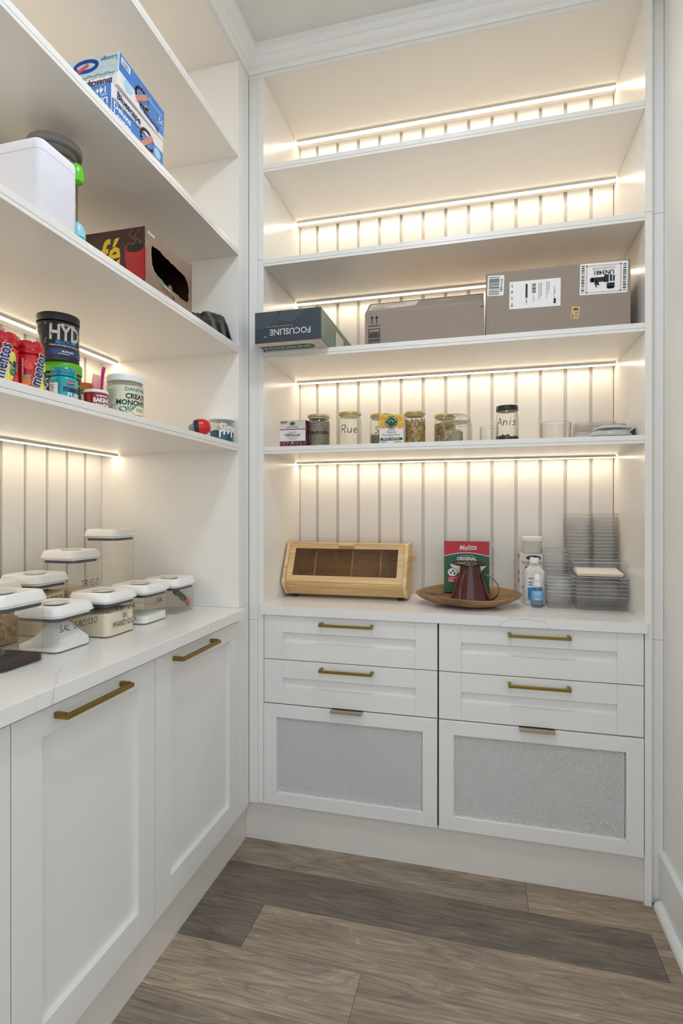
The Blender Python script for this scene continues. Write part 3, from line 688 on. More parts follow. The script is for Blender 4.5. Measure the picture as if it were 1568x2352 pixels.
for k, p in enumerate(pts):
    a = Vector(pts[max(k - 1, 0)]); b = Vector(pts[min(k + 1, len(pts) - 1)]); d = (b - a).normalized(); nrm = d.cross(Vector((0, 1, 0))).normalized() * 0.0021; s_ = Vector((0, 0.008, 0)); p = Vector(p)
    lp.append([p - nrm - s_, p + nrm - s_, p + nrm + s_, p - nrm + s_])
obj('handle', hm.loft(lp, smooth=True), MAROON, dp, world=False)

# --- museum gel cartons with a small tub on top
PINKW = M('gel_carton_print', (224, 212, 204), 0.55)
PURP = M('gel_purple', (48, 30, 92), 0.5)
def gel(z, label, top):
    t = thing('gel_carton', label, 'box', (1.0620, 0.340, z))
    obj('carton', bbox(-0.0435, 0.0435, -0.040, 0.040, 0.0, 0.0970, 0.0008), PINKW, t, world=False)
    mp = planar((0, -0.040, 0), (1, 0, 0), (0, 0, 1)); a = MB(); b = MB(); c = MB()
    blob(a, mp, 0.009, 0.080, 0.028, 0.010, 24); text(c, 'Clear', planar((0, -0.040, 0), (1, 0, 0), (0, 0, 1), 0.0006), 0.014, (0.009, 0.080), 0, 0.02, 0.3)
    text(b, 'Museum Gel', mp, 0.0150, (0.001, 0.0615), 0, 0.0, 0, 0.98); text(b, 'The Clear Museum', mp, 0.0048, (-0.012, 0.052), 0, 0.0, 0.3)
    mq = planar((-0.0435, 0, 0), (0, -1, 0), (0, 0, 1)); 
    for zc in (0.085, 0.018): blob(b, mq, -0.0, zc, 0.030, 0.011, 14)
    obj('purple_oval', a, PURP, t, world=False); obj('lettering', b, INK, t, world=False); obj('oval_lettering', c, WPRINT, t, world=False)
    pic = MB(); rect(pic, mp, -0.022, 0.010, 0.010, 0.046); obj('picture', pic, M('gel_photo', (110, 108, 84), 0.5, vary=0.4, vscale=90), t, world=False)
gel(CZ + 0.0003, 'pale pink gel carton, lower of two, behind the white rubbing-alcohol bottle', False)
gel(CZ + 0.0975, 'pale pink gel carton, upper of two, with a round tub on it', True)
tb = thing('lidded_tub', 'round translucent tub with a white lid on top of the cartons', 'tub', (1.0690, 0.340, 1.1130))
obj('tub_body', MB().lathe([(0.030, 0.0), (0.034, 0.001), (0.0385, 0.048)], cap1=False), clear('frosted_plastic', (240, 240, 238), (225, 225, 223), 0.3, 0.3, 0.75, (244, 244, 240)), tb, world=False)
obj('contents', MB().lathe([(0.030, 0.002), (0.033, 0.003), (0.036, 0.028), (0.001, 0.029)]), clear('cloudy_gel', (226, 224, 220), (200, 198, 194), 0.4, 0.2, 0.6, (222, 218, 212)), tb, world=False)
obj('lid', MB().lathe([(0.0400, 0.047), (0.0412, 0.048), (0.0412, 0.058), (0.0395, 0.063), (0.034, 0.0655), (0.0, 0.066)]), WHITEP, tb, world=False)

# --- rubbing alcohol bottle
ab = thing('alcohol_bottle', 'white plastic rubbing-alcohol bottle with a blue label', 'bottle', (1.0715, 0.270, CZ + 0.0002))
obj('bottle_body', MB().rrect(-0.0375, 0.0375, -0.023, 0.023, 0.014, [(0.0, 0.004), (0.004, 0.0), (0.122, 0.0), (0.134, 0.003), (0.143, 0.012), (0.150, 0.019), (0.160, 0.0205)], 4), clear('hdpe', (240, 240, 238), (220, 220, 220), 0.2, 0.3, 0.9, (240, 240, 236)), ab, world=False)
obj('cap', MB().lathe([(0.0165, 0.160), (0.0175, 0.161), (0.0175, 0.178), (0.016, 0.180), (0.0, 0.180)]), WHITEP, ab, world=False)
mp = planar((0, -0.023, 0), (1, 0, 0), (0, 0, 1), 0.0004); a = MB(); b = MB(); c = MB()
rect(a, mp, -0.026, 0.020, 0.026, 0.112); obj('label_panel', a, LABELW, ab, world=False)
mp = planar((0, -0.023, 0), (1, 0, 0), (0, 0, 1), 0.0007); rect(b, mp, -0.026, 0.020, 0.026, 0.068); obj('blue_block', b, M('label_blue', (44, 140, 196), 0.5), ab, world=False)
mp = planar((0, -0.023, 0), (1, 0, 0), (0, 0, 1), 0.0009); text(c, 'equate', mp, 0.0125, (-0.007, 0.104), 0, 0.015); text(c, 'Isopropyl', mp, 0.009, (-0.006, 0.0885), 0, 0.03); text(c, 'Alcohol', mp, 0.009, (-0.009, 0.078), 0, 0.03)
obj('lettering', c, M('navy_ink', (30, 44, 92), 0.5), ab, world=False)
c = MB(); text(c, '16 FL OZ', mp, 0.006, (-0.012, 0.025), 0, 0.02); obj('small_lettering', c, WPRINT, ab, world=False)

# --- small spray bottle
sp = thing('spray_bottle', 'small clear spray bottle with a white cap and blue label', 'bottle', (1.0760, 0.212, CZ))
obj('bottle_body', MB().lathe([(0.018, 0.0), (0.0225, 0.002), (0.0235, 0.006), (0.0235, 0.068), (0.020, 0.076), (0.0125, 0.080)], cap1=False), CLEAR, sp, world=False)
obj('liquid', MB().lathe([(0.017, 0.002), (0.0222, 0.007), (0.0222, 0.030), (0.001, 0.030)]), clear('water', (226, 234, 240), (190, 204, 216), 0.5, 0.05), sp, world=False)
lb = MB(); mc = cylm((0, 0), 0.0236, -PI / 2 - 0.1, 0.0)
rect(lb, mc, -0.026, 0.028, 0.026, 0.064, 10); obj('blue_label', lb, M('spray_label', (112, 168, 212), 0.5), sp, world=False)
lb = MB(); mc = cylm((0, 0), 0.0240, -PI / 2 - 0.1, 0.0); text(lb, 'SPRAY', mc, 0.006, (0, 0.033), 0, 0.02); lines(lb, mc, -0.015, 0.015, 0.058, 0.0012, 3, 0.006, 2, 4); obj('lettering', lb, WPRINT, sp, world=False)
obj('collar', MB().lathe([(0.0150, 0.078), (0.0160, 0.079), (0.0160, 0.096), (0.0120, 0.098), (0.0, 0.098)]), WHITEP, sp, world=False)
obj('nozzle', MB().rrect(-0.0105, 0.0105, -0.0125, 0.0125, 0.006, [(0.098, 0.003), (0.100, 0.0), (0.116, 0.0), (0.124, 0.004)], 4), WHITEP, sp, world=False)
obj('dip_tube', MB().tube([(0, 0, 0.09), (0.004, -0.004, 0.045), (0.009, -0.008, 0.004)], 0.0016, 6), clear('tube_plastic', (220, 220, 220), (190, 190, 190), 0.4, 0.2, 0.6), sp, world=False)

# --- nested clear bins
ORD = ['top', 'second', 'third', 'fourth', 'fifth', 'sixth', 'seventh', 'eighth', 'ninth', 'tenth', 'eleventh', 'twelfth', 'thirteenth', 'fourteenth', 'fifteenth', 'sixteenth', 'seventeenth', 'eighteenth', 'nineteenth', 'twentieth', 'twenty-first', 'twenty-second', 'twenty-third', 'twenty-fourth']
def bin_mesh(w, d, h, taper):
    m = MB()
    lv = [(0.0, taper + 0.003), (0.0022, taper), (h - 0.002, 0.0012), (h, 0.0), (h, 0.0016), (h - 0.002, 0.0026)]
    m.rrect(-w / 2, w / 2, -d / 2, d / 2, 0.009, lv, 3, cap0=True, cap1=False)
    return m
def bin_stack(x, y, w, d, h, taper, n, pitch, who, group, z0=CZ + 0.0004):
    me = mesh('bin_shell', bin_mesh(w, d, h, taper), BINP)
    rim = MB(); lpo = [(px, py) for px, py in rr2(-w / 2, w / 2, -d / 2, d / 2, 0.009, 3)]; lpi = [(px, py) for px, py in rr2(-w / 2 + 0.0022, w / 2 - 0.0022, -d / 2 + 0.0022, d / 2 - 0.0022, 0.008, 3)]
    rim.loft([[(*p, h - 0.0012) for p in lpo], [(*p, h + 0.0004) for p in lpo], [(*p, h + 0.0004) for p in lpi], [(*p, h - 0.0012) for p in lpi]], False, False, True)
    rme = mesh('rim', rim, RIMM)
    for k in range(n):
        r = n - 1 - k
        pos = 'bottommost' if k == 0 else ('topmost' if r == 0 else ORD[r] + ' from the top')
        t = thing('clear_bin', f'clear plastic bin, {pos} in the {who}', 'bin', (x + random.uniform(-.0002, .0002), y + random.uniform(-.0002, .0002), z0 + k * pitch), (0, 0, random.uniform(-.001, .001)), group)
        obj('bin_shell', me, None, t); obj('rim', rme, None, t)
RIMM = clear('bin_rim', (250, 250, 250), (236, 236, 238), 0.5, 0.12, 0.35, (246, 245, 245))
bin_stack(1.1550, 0.2360, 0.0980, 0.0940, 0.050, 0.009, 6, 0.0136, 'low narrow stack by the spray bottle', 'bins in the low narrow stack')
bin_stack(1.1500, 0.3350, 0.0940, 0.0940, 0.050, 0.009, 12, 0.0145, 'middle narrow stack behind the low one', 'bins in the middle narrow stack')
bin_stack(1.2935, 0.2500, 0.1780, 0.1460, 0.050, 0.009, 6, 0.0140, 'wide stack under the bin of cards', 'bins in the wide stack')
bin_stack(1.2440, 0.3795, 0.0930, 0.0930, 0.050, 0.009, 23, 0.0137, 'tall back stack nearer the bottles', 'bins in the left tall stack')
bin_stack(1.3385, 0.3795, 0.0930, 0.0930, 0.050, 0.009, 23, 0.0137, 'tall back stack against the side panel', 'bins in the right tall stack')
tbn = thing('clear_bin', 'wide clear plastic bin on top of the wide stack, holding white cards', 'bin', (1.2915, 0.2440, CZ + 0.0004 + 5 * 0.0140 + 0.0505))
obj('bin_shell', bin_mesh(0.182, 0.150, 0.056, 0.008), BINP, tbn, world=False)
rim = MB(); lpo = rr2(-0.091, 0.091, -0.075, 0.075, 0.009, 3); lpi = rr2(-0.0885, 0.0885, -0.0725, 0.0725, 0.008, 3)
rim.loft([[(*p, 0.0548) for p in lpo], [(*p, 0.0566) for p in lpo], [(*p, 0.0566) for p in lpi], [(*p, 0.0548) for p in lpi]], False, False, True); obj('rim', rim, RIMM, tbn, world=False)
CARDW = M('white_card', (240, 234, 218), 0.7)
for k in range(4):
    o = obj('paper_card', bbox(-0.074, 0.074, -0.062, 0.058, 0, 0.0012, 0.0003), M('white_card', (240, 234, 218), 0.7), None, world=False)
    o.location = (1.2915 + 0.002 * k - 0.003, 0.246 + 0.0015 * k, CZ + 0.0004 + 5 * 0.0140 + 0.0505 + 0.0045 + 0.0022 * k); o.rotation_euler = (0.10, 0.0, 0.004 * (k - 1)); o.location.z += 0.006
    tag(o, f'cream-white paper card in the top bin, {["lowest", "second lowest", "second highest", "highest"][k]} of four', 'card', 'cards in the top bin')

# ================================================================== JARS AND TEAS ON THE SHELF ABOVE
Z4 = S4 + 0.0275 + 0.0003
GOLD = M('gold_lid', (196, 168, 96), 0.36, 0.35, vary=0.05)
def chunk_mat(name, a, b, c, scale):
    if name in MATS: return MATS[name]
    m = bpy.data.materials.new(name); m.use_nodes = True; MATS[name] = m
    nt = m.node_tree; N = nt.nodes; L = nt.links; P = N['Principled BSDF']
    tc = N.new('ShaderNodeTexCoord'); vo = N.new('ShaderNodeTexVoronoi'); vo.inputs['Scale'].default_value = scale; L.new(tc.outputs['Object'], vo.inputs['Vector'])
    cr = N.new('ShaderNodeValToRGB'); e = cr.color_ramp.elements; e[0].color = rgb(*a); e[1].color = rgb(*c); x = e.new(0.5); x.color = rgb(*b)
    sp_ = N.new('ShaderNodeSeparateColor'); L.new(vo.outputs['Color'], sp_.inputs[0]); L.new(sp_.outputs[0], cr.inputs['Fac'])
    L.new(cr.outputs['Color'], P.inputs['Base Color']); P.inputs['Roughness'].default_value = 0.85
    bp = N.new('ShaderNodeBump'); bp.inputs['Strength'].default_value = 0.8; bp.inputs['Distance'].default_value = 0.003; bp.invert = True
    L.new(vo.outputs['Distance'], bp.inputs['Height']); L.new(bp.outputs['Normal'], P.inputs['Normal'])
    return m
def pieces(seed, r, z0, z1, n, size):
    """a heap of small faceted pieces filling a cylinder against its wall"""
    rn = random.Random(seed); m = MB()
    for _ in range(n):
        a = rn.uniform(0, 2 * PI); rr_ = r * (0.93 if rn.random() < 0.75 else math.sqrt(rn.random()) * 0.9); z = rn.uniform(z0, z1) if rn.random() < 0.8 else z1 + rn.uniform(-0.002, 0.004)
        c = Vector((rr_ * math.cos(a), rr_ * math.sin(a), z)); s_ = size * rn.uniform(0.6, 1.3)
        mt = Matrix.Rotation(rn.uniform(0, 6), 3, Vector((rn.uniform(-1, 1), rn.uniform(-1, 1), rn.uniform(-1, 1))).normalized())
        o6 = [mt @ Vector(v) * s_ + c for v in ((1, 0, 0), (-1, 0, 0), (0, .8, 0), (0, -.8, 0), (0, 0, .6), (0, 0, -.6))]
        for f in ((0, 2, 4), (2, 1, 4), (1, 3, 4), (3, 0, 4), (2, 0, 5), (1, 2, 5), (3, 1, 5), (0, 3, 5)): m.quad([o6[i] for i in f])
    return m
def herb_jar(x, y, r, h, label, fill=None, words=None, hh=0.02, wd=0.0022, woff=(0, 0), lid=GOLD, tall_lid=0.009):
    t = thing('glass_jar', label, 'jar', (x, y, Z4))
    b = h - tall_lid - 0.004
    obj('glass', MB().lathe([(r * 0.86, 0.0), (r * 0.97, 0.003), (r, 0.008), (r, b - 0.022), (r * 0.95, b - 0.012), (r * 0.86, b - 0.004), (r * 0.86, b + 0.003)], n=36, cap1=False), GLASS, t, world=False)
    obj('lid', MB().lathe([(r * 0.93, h - tall_lid - 0.001), (r * 0.985, h - tall_lid), (r * 0.985, h - 0.002), (r * 0.95, h), (0.0, h)], n=36), lid, t, world=False)
    if lid is GOLD: obj('seal', MB().lathe([(r * 0.84, h - tall_lid - 0.007), (r * 0.86, h - tall_lid - 0.001)], n=30), M('jar_seal', (214, 204, 176), 0.5), t, world=False)
    if fill:
        mat, top, sz, cnt, seed = fill
        ob = obj('contents', MB().lathe([(r * 0.84, 0.003), (r * 0.93, 0.008), (r * 0.93, top - 0.003), (r * 0.6, top), (0.0, top + 0.002)], n=36), mat, t, world=False)
        if cnt: obj('loose_pieces', pieces(seed, r * 0.96, 0.005, top, cnt, sz), mat, ob, world=False, kind='stuff')
    if words:
        lt = MB(); az = math.atan2(-1.9449 - y, 0.8744 - x)
        mc = cylm((0, 0), r, az, 0.0, 0.0008)
        hand(lt, words, mc, hh, (woff[0], h * 0.47 + woff[1]), wd, 0.14, 0.12); obj('handwriting', lt, INK, t, world=False)
    return t
HERB1 = chunk_mat('lavender_herb', (128, 116, 98), (164, 150, 126), (104, 96, 92), 320)
HERB2 = chunk_mat('dry_green_herb', (110, 108, 84), (148, 140, 112), (88, 86, 70), 300)
CHAM = chunk_mat('chamomile', (140, 112, 68), (206, 174, 108), (112, 92, 62), 150)
DARKS = chunk_mat('star_anise', (54, 42, 36), (84, 66, 54), (40, 32, 28), 120)
herb_jar(0.247, 0.120, 0.0450, 0.132, 'lidded glass jar full of grey lavender buds beside the hibiscus tea', (HERB1, 0.106, 0.0024, 700, 1), 'Lavender', 0.0165, 0.0026)
herb_jar(0.377, 0.110, 0.0450, 0.134, 'empty lidded glass jar with Rue handwritten on it', None, 'Rue', 0.030, 0.0026, (-0.004, 0.004))
herb_jar(0.490, 0.176, 0.0465, 0.133, 'lidded glass jar half behind the dandelion tea, a third full of grey-green herb', (HERB2, 0.052, 0.0024, 350, 2), 'Sage', 0.026, 0.0022, (0.010, 0.006))
herb_jar(0.6225, 0.166, 0.0415, 0.135, 'lidded glass jar of golden chamomile just right of the dandelion tea', (CHAM, 0.100, 0.0046, 420, 3))
herb_jar(0.7355, 0.202, 0.0415, 0.126, 'lidded glass jar of chamomile half hidden behind the clip-top jar', (CHAM, 0.088, 0.0046, 380, 4), 'C', 0.028, 0.0026, (-0.018, 0.0))
# clip-top jar
cj = thing('clip_jar', 'wide clip-top glass jar with a wire clasp and some spice inside', 'jar', (0.782, 0.100, Z4))
obj('glass', MB().lathe([(0.050, 0.0), (0.0565, 0.003), (0.058, 0.010), (0.058, 0.062), (0.056, 0.070), (0.050, 0.076), (0.049, 0.080)], n=40, cap1=False), GLASS, cj, world=False)
obj('glass_lid', MB().lathe([(0.0500, 0.081), (0.0535, 0.083), (0.0535, 0.088), (0.0515, 0.090), (0.0505, 0.096), (0.046, 0.103), (0.036, 0.1065), (0.0, 0.1070)], n=40, cap0=False), GLASS, cj, world=False)
obj('rubber_ring', MB().lathe([(0.0490, 0.0785), (0.0525, 0.0790), (0.0525, 0.0810), (0.0490, 0.0815)], n=40), clear('ring_rubber', (236, 234, 226), (200, 198, 190), 0.4, 0.3, 0.5), cj, world=False)
az = math.atan2(-1.9449 - 0.10, 0.8744 - 0.782) + 0.12
def P3(r, da, z): return (r * math.cos(az + da), r * math.sin(az + da), z)
wire = MB().tube([P3(0.0565, -.16, 0.058), P3(0.0600, -.17, 0.074), P3(0.0600, -.20, 0.080), P3(0.0570, -.12, 0.090), P3(0.0550, -.12, 0.098), P3(0.0530, .12, 0.098), P3(0.0570, .12, 0.090), P3(0.0600, .20, 0.080), P3(0.0600, .17, 0.074), P3(0.0590, .16, 0.058), P3(0.0600, .13, 0.046), P3(0.0600, -.13, 0.046), P3(0.0565, -.16, 0.058)], 0.0011, 6)
wire.tube([P3(0.0600, -.19, 0.078), P3(0.0610, 0, 0.079), P3(0.0600, .19, 0.078)], 0.0010, 6).tube([(0.0565 * math.cos(2 * PI * k / 30), 0.0565 * math.sin(2 * PI * k / 30), 0.0735) for k in range(31)], 0.0009, 5)
obj('wire_clasp', wire, ALU, cj, world=False)
obj('contents', MB().lathe([(0.034, 0.003), (0.037, 0.006), (0.037, 0.044), (0.030, 0.049), (0.0, 0.050)], (-0.012, 0.004), 26), chunk_mat('spice_bag', (150, 136, 112), (178, 164, 138), (120, 108, 92), 70), cj, world=False)
# anise jar with black lid
an = herb_jar(0.963, 0.100, 0.0390, 0.1300, 'glass jar with a black lid, Anis handwritten, dark star anise at the bottom', (DARKS, 0.020, 0.007, 70, 5), 'Anis', 0.027, 0.0024, (-0.002, 0.010), BLACK, 0.017)
obj('sticker', blob(MB(), cylm((0, 0), 0.0345, math.atan2(-2.0449, -0.0886), 0, 0.001), -0.002, 0.107, 0.0035, 0.0035, 12), M('pale_blue', (170, 208, 222), 0.5), an, world=False)
# tumblers
def tumbler(x, y, r, h, label):
    t = thing('glass_tumbler', label, 'glass', (x, y, Z4))
    obj('glass', MB().lathe([(0.0, 0.004), (r * 0.9, 0.004), (r * 0.95, 0.008), (r * 0.97, h), (r, h), (r * 0.985, 0.006), (r * 0.93, 0.0), (0.0, 0.0)], n=36, cap0=False, cap1=False), TUMBL, t, world=False)
    obj('rim', MB().lathe([(r * 0.968, h), (r * 0.985, h + 0.001), (r, h)], n=36, cap0=False, cap1=False), clear('glass_rim', (224, 226, 222), (170, 170, 166), 0.9, 0.05, 0.15), t, world=False)
tumbler(0.901, 0.155, 0.0340, 0.066, 'small empty glass tumbler behind the black-lidded anise jar')
tumbler(1.129, 0.110, 0.0515, 0.065, 'wide empty glass dish left of the wrapped plastic plates')
# teas
def tea_box(name, x, y, w, d, h, label, base):
    t = thing(name, label, 'tea box', (x, y, Z4)); obj('carton', bbox(-w / 2, w / 2, 0, d, 0, h, 0.0006), base, t, world=False); return t
TW = M('tea_white', (228, 222, 218), 0.55)
hb = tea_box('hibiscus_tea_box', 0.1580, 0.060, 0.106, 0.072, 0.1085, 'white and purple hibiscus tea box beside the left side panel', TW)
def fp(l): return planar((0, 0, 0), (1, 0, 0), (0, 0, 1), l)
PLUM = M('tea_plum', (96, 36, 66), 0.55); a = MB(); rect(a, fp(.0003), -0.0528, 0.0705, 0.0528, 0.0735); rect(a, fp(.0003), -0.0528, 0.0, 0.0528, 0.0265)
mq = planar((0.053, 0, 0), (0, 1, 0), (0, 0, 1), 0.0003); rect(a, mq, 0.001, 0.0, 0.071, 0.108); obj('plum_band', a, PLUM, hb, world=False)
a = MB(); rect(a, fp(.0004), -0.0528, 0.0735, 0.0528, 0.1082); obj('top_panel', a, M('tea_grey', (206, 200, 194), 0.55), hb, world=False)
a = MB(); text(a, 'now', fp(.0007), 0.015, (-0.036, 0.1015), 0, 0.03); text(a, 'Organic', fp(.0007), 0.0085, (0, 0.0615)); text(a, 'Hibiscus', fp(.0007), 0.0185, (0, 0.0505), 0, 0.012); text(a, 'Hibiscus Flower Tea', fp(.0007), 0.0058, (0, 0.0395)); text(a, 'Caffeine-Free', fp(.0007), 0.0058, (0, 0.0335)); text(a, 'give a tea', fp(.0007), 0.0115, (0, 0.0815))
obj('lettering', a, INK, hb, world=False)
a = MB(); blob(a, fp(.0007), -0.006, 0.0925, 0.008, 0.0035, 14, -0.7); blob(a, fp(.0007), 0.006, 0.0925, 0.008, 0.0035, 14, 0.7); obj('leaf_print', a, M('leaf_green', (84, 124, 62), 0.5), hb, world=False)
a = MB(); blob(a, fp(.0009), -0.0025, 0.0985, 0.0035, 0.0035, 10); blob(a, fp(.0009), 0.0025, 0.0985, 0.0035, 0.0035, 10); polyf(a, fp(.0009), [(-0.006, 0.0978), (0, 0.0915), (0.006, 0.0978)]); obj('heart_print', a, M('heart_red', (158, 52, 46), 0.5), hb, world=False)
a = MB()
for k in range(7): ribbon(a, fp(.0006), arc(-0.042 + 0.014 * k, 0.013 + 0.001 * (k % 2), 0.009, 0.010, 10 + 20 * k, 200 + 20 * k, 8), 0.0016)
lines(a, planar((0.053, 0, 0), (0, 1, 0), (0, 0, 1), 0.0006), 0.008, 0.06, 0.09, 0.0018, 9, 0.009, 4)
obj('flower_print', a, M('tea_pink', (206, 150, 150), 0.55), hb, world=False)
a = MB(); text(a, '24', fp(.0009), 0.009, (0, 0.0215), 0, 0.03); text(a, 'TEA BAGS', fp(.0009), 0.004, (0, 0.0155)); text(a, 'NON-GMO', fp(.0009), 0.004, (-0.03, 0.004)); obj('pale_lettering', a, WPRINT, hb, world=False)
a = MB(); rect(a, fp(.0007), -0.010, 0.0125, 0.010, 0.0262); obj('count_badge', a, INK, hb, world=False)

db = tea_box('dandelion_tea_box', 0.5475, 0.062, 0.0900, 0.064, 0.1130, 'yellow and white dandelion root tea box with a green round emblem', TW)
a = MB(); rect(a, fp(.0003), -0.0448, 0.063, 0.0448, 0.1127); obj('yellow_panel', a, M('tea_yellow', (222, 196, 64), 0.55, vary=0.25, vscale=60), db, world=False)
a = MB()
for cx, cz in ((-0.032, 0.099), (-0.030, 0.073), (0.031, 0.096), (0.033, 0.070)): blob(a, fp(.0005), cx, cz, 0.012, 0.011, 14)
blob(a, fp(.0005), 0.022, 0.007, 0.014, 0.006, 14); obj('flower_print', a, M('tea_orange', (226, 158, 48), 0.55, vary=0.3, vscale=200), db, world=False)
DG = M('tea_green', (20, 74, 52), 0.5); a = MB(); blob(a, fp(.0007), 0, 0.0845, 0.0235, 0.0245, 28); rect(a, fp(.0007), -0.0415, 0.0165, 0.0415, 0.0265); obj('emblem', a, DG, db, world=False)
a = MB(); arc_s = 'TRADITIONAL'
for k, ch in enumerate(arc_s):
    an_ = math.radians(165 - 150 * k / (len(arc_s) - 1)); text(a, ch, fp(.001), 0.0068, (0.0188 * math.cos(an_), 0.0845 + 0.0196 * math.sin(an_)), an_ - PI / 2, 0.02)
arc_s = 'MEDICINALS'
for k, ch in enumerate(arc_s):
    an_ = math.radians(200 + 140 * k / (len(arc_s) - 1)); text(a, ch, fp(.001), 0.0068, (0.0188 * math.cos(an_), 0.0845 + 0.0196 * math.sin(an_)), an_ + PI / 2, 0.02)
text(a, 'DETOX + DIGESTION', fp(.001), 0.0065, (0, 0.0215), 0, 0.02); obj('pale_lettering', a, WPRINT, db, world=False)
a = MB()
for k in range(5):
    an_ = math.radians(30 + 30 * k); blob(a, fp(.001), 0.0055 * math.cos(an_), 0.0815 + 0.007 * math.sin(an_), 0.0075, 0.0022, 12, an_)
blob(a, fp(.0007), 0.012, 0.0065, 0.008, 0.003, 10, 0.5); blob(a, fp(.0007), 0.034, 0.009, 0.008, 0.003, 10, -0.4); obj('leaf_print', a, M('leaf_bright', (128, 172, 66), 0.5), db, world=False)
a = MB(); text(a, 'ORGANIC', fp(.0007), 0.0060, (0, 0.0555)); text(a, 'Roasted', fp(.0007), 0.0105, (0, 0.0475)); text(a, 'Dandelion Root', fp(.0007), 0.0105, (0, 0.0375)); text(a, 'HERBAL TEA', fp(.0007), 0.0038, (0, 0.0305)); lines(a, fp(.0007), -0.040, -0.01, 0.012, 0.001, 3, 0.003, 9); obj('lettering', a, M('grey_ink', (70, 78, 74), 0.6), db, world=False)

# wrapped plastic plates, clear trays and the black tray under them
FILM = clear('plastic_film', (250, 250, 250), (240, 240, 240), 0.5, 0.12, 0.58, (244, 244, 242))
bt = thing('black_tray', 'black plastic tray under the wrapped plates at the right end', 'tray', (1.308, 0.140, Z4))
obj('tray_base', MB().rrect(-0.072, 0.066, -0.06, 0.08, 0.012, [(0.0, 0.006), (0.002, 0.004), (0.010, 0.0), (0.0112, 0.0)], 3), BLACK, bt, world=False)
obj('upright_corner', MB().prism([(0.052, 0.0), (0.074, 0.0), (0.074, 0.036), (0.070, 0.034), (0.046, 0.014)], 'y', -0.045, -0.041), BLACK, bt, world=False)
def crumple(cx, cy, z0, rx, ry, h, seed, amp, nu=34, nv=10, p=2.6):
    m = MB(); loops = []
    for j in range(nv + 1):
        t = j / nv; s_ = (1 - t ** p) ** (1 / p) if t < 1 else 0.02
        s_ = max(s_, 0.04); lp = []
        for k in range(nu):
            a = 2 * PI * k / nu; ca, sa = math.cos(a), math.sin(a); q = 1 / ((abs(ca)) ** p + (abs(sa)) ** p) ** (1 / p)
            x, y, z = rx * q * ca * s_, ry * q * sa * s_, h * t
            d = noise.noise(Vector((x * 26 + seed, y * 26, z * 44))) + 0.5 * abs(noise.noise(Vector((x * 60, y * 60 + seed, z * 90))))
            lp.append((cx + x * (1 + amp * d / max(rx, .01)), cy + y * (1 + amp * d / max(ry, .01)), z0 + max(0, z + amp * 0.8 * d * (1 if t > 0.02 else 0))))
        loops.append(lp)
    return m.loft(loops, True, True, True)
for k, (dz, hh_, rx) in enumerate(((0.0115, 0.027, 0.070), (0.0385, 0.017, 0.060))):
    o = obj('wrapped_plates', crumple(1.313 + 0.005 * k, 0.140, Z4 + dz, rx, 0.062, hh_, 11 + k, 0.006), FILM)
    tag(o, ['bag of clear film around white plates lying on the black tray', 'smaller bag of clear film with plates on top of the first'][k], 'wrapped plates')
    pl = MB()
    for q in range(3): pl.lathe([(rx * 0.5, Z4 + dz + 0.003 + 0.004 * q), (rx * 0.85, Z4 + dz + 0.006 + 0.004 * q), (rx * 0.86, Z4 + dz + 0.0068 + 0.004 * q)], (1.313, 0.14), 24)
    obj('plate_stack', pl, M('plate_white', (232, 232, 230), 0.4), o)
ct = thing('clear_tray_stack', 'stack of ribbed clear plastic trays leaning behind the wrapped plates', 'trays', (1.296, 0.310, Z4))
for k in range(5):
    tm = MB().rrect(-0.075, 0.066, -0.05, 0.05, 0.012, [(0.052 + k * 0.006, 0.010), (0.066 + k * 0.006, 0.0), (0.0675 + k * 0.006, -0.003)], 3, cap1=False)
    obj('tray', tm, clear('tray_plastic', (250, 250, 250), (225, 225, 225), 0.5, 0.1, 0.22, (235, 234, 232)), ct, world=False)
obj('support_tray', MB().rrect(-0.070, 0.062, -0.046, 0.046, 0.012, [(0.0, 0.008), (0.05, 0.0), (0.052, 0.0)], 3), FILM, ct, world=False)
fk = MB()
for k in range(5): fk.tube([(-0.076 + 0.002 * k, -0.058, 0.078 - 0.008 * k), (-0.086, -0.070, 0.060 - 0.008 * k), (-0.094, -0.078, 0.046 - 0.009 * k)], 0.0012, 5)
obj('tray_ribs', fk, M('grey_plastic', (150, 148, 146), 0.4), ct, world=False)

# ================================================================== BOXES ON THE THIRD SHELF
Z3 = S3 + 0.0275 + 0.0003
NAVY = M('focus_slate', (58, 66, 76), 0.5, vary=0.06, vscale=14); SAGE = M('focus_sage', (128, 146, 130), 0.55); PALE = M('focus_pale', (214, 204, 198), 0.6); TEAL = M('focus_teal', (58, 92, 90), 0.5)
fx = thing('slate_box', 'dark slate printed box with upside-down lettering, jutting over the shelf edge', 'box', (0.1975, 0.0, Z3))
X0, X1, Y0, Y1, H_ = -0.1260, 0.1260, -0.105, 0.365, 0.1130
obj('carton', bbox(X0, X1, Y0, Y1, 0, H_, 0.001), NAVY, fx, world=False)
mr = planar((X1, 0, 0), (0, 1, 0), (0, 0, 1), 0.0003); a = MB(); rect(a, mr, Y0 + .001, 0.001, Y1 - .001, H_ - .001); obj('side_print', a, SAGE, fx, world=False)
mu = planar((0, 0, 0), (1, 0, 0), (0, -1, 0), 0.0); mu = (lambda f: (lambda p, q_: f(p, q_) + Vector((0, 0, -0.0003))))(mu)
a = MB(); 
def under(mb, pts): mb.quad([(p[0], p[1], -0.00025) for p in pts][::-1])
under(a, [(X0 + .001, Y0 + .001), (X1 - .001, Y0 + .001), (X1 - .001, -0.001), (X0 + .001, -0.001)]); obj('underside_print', a, PALE, fx, world=False)
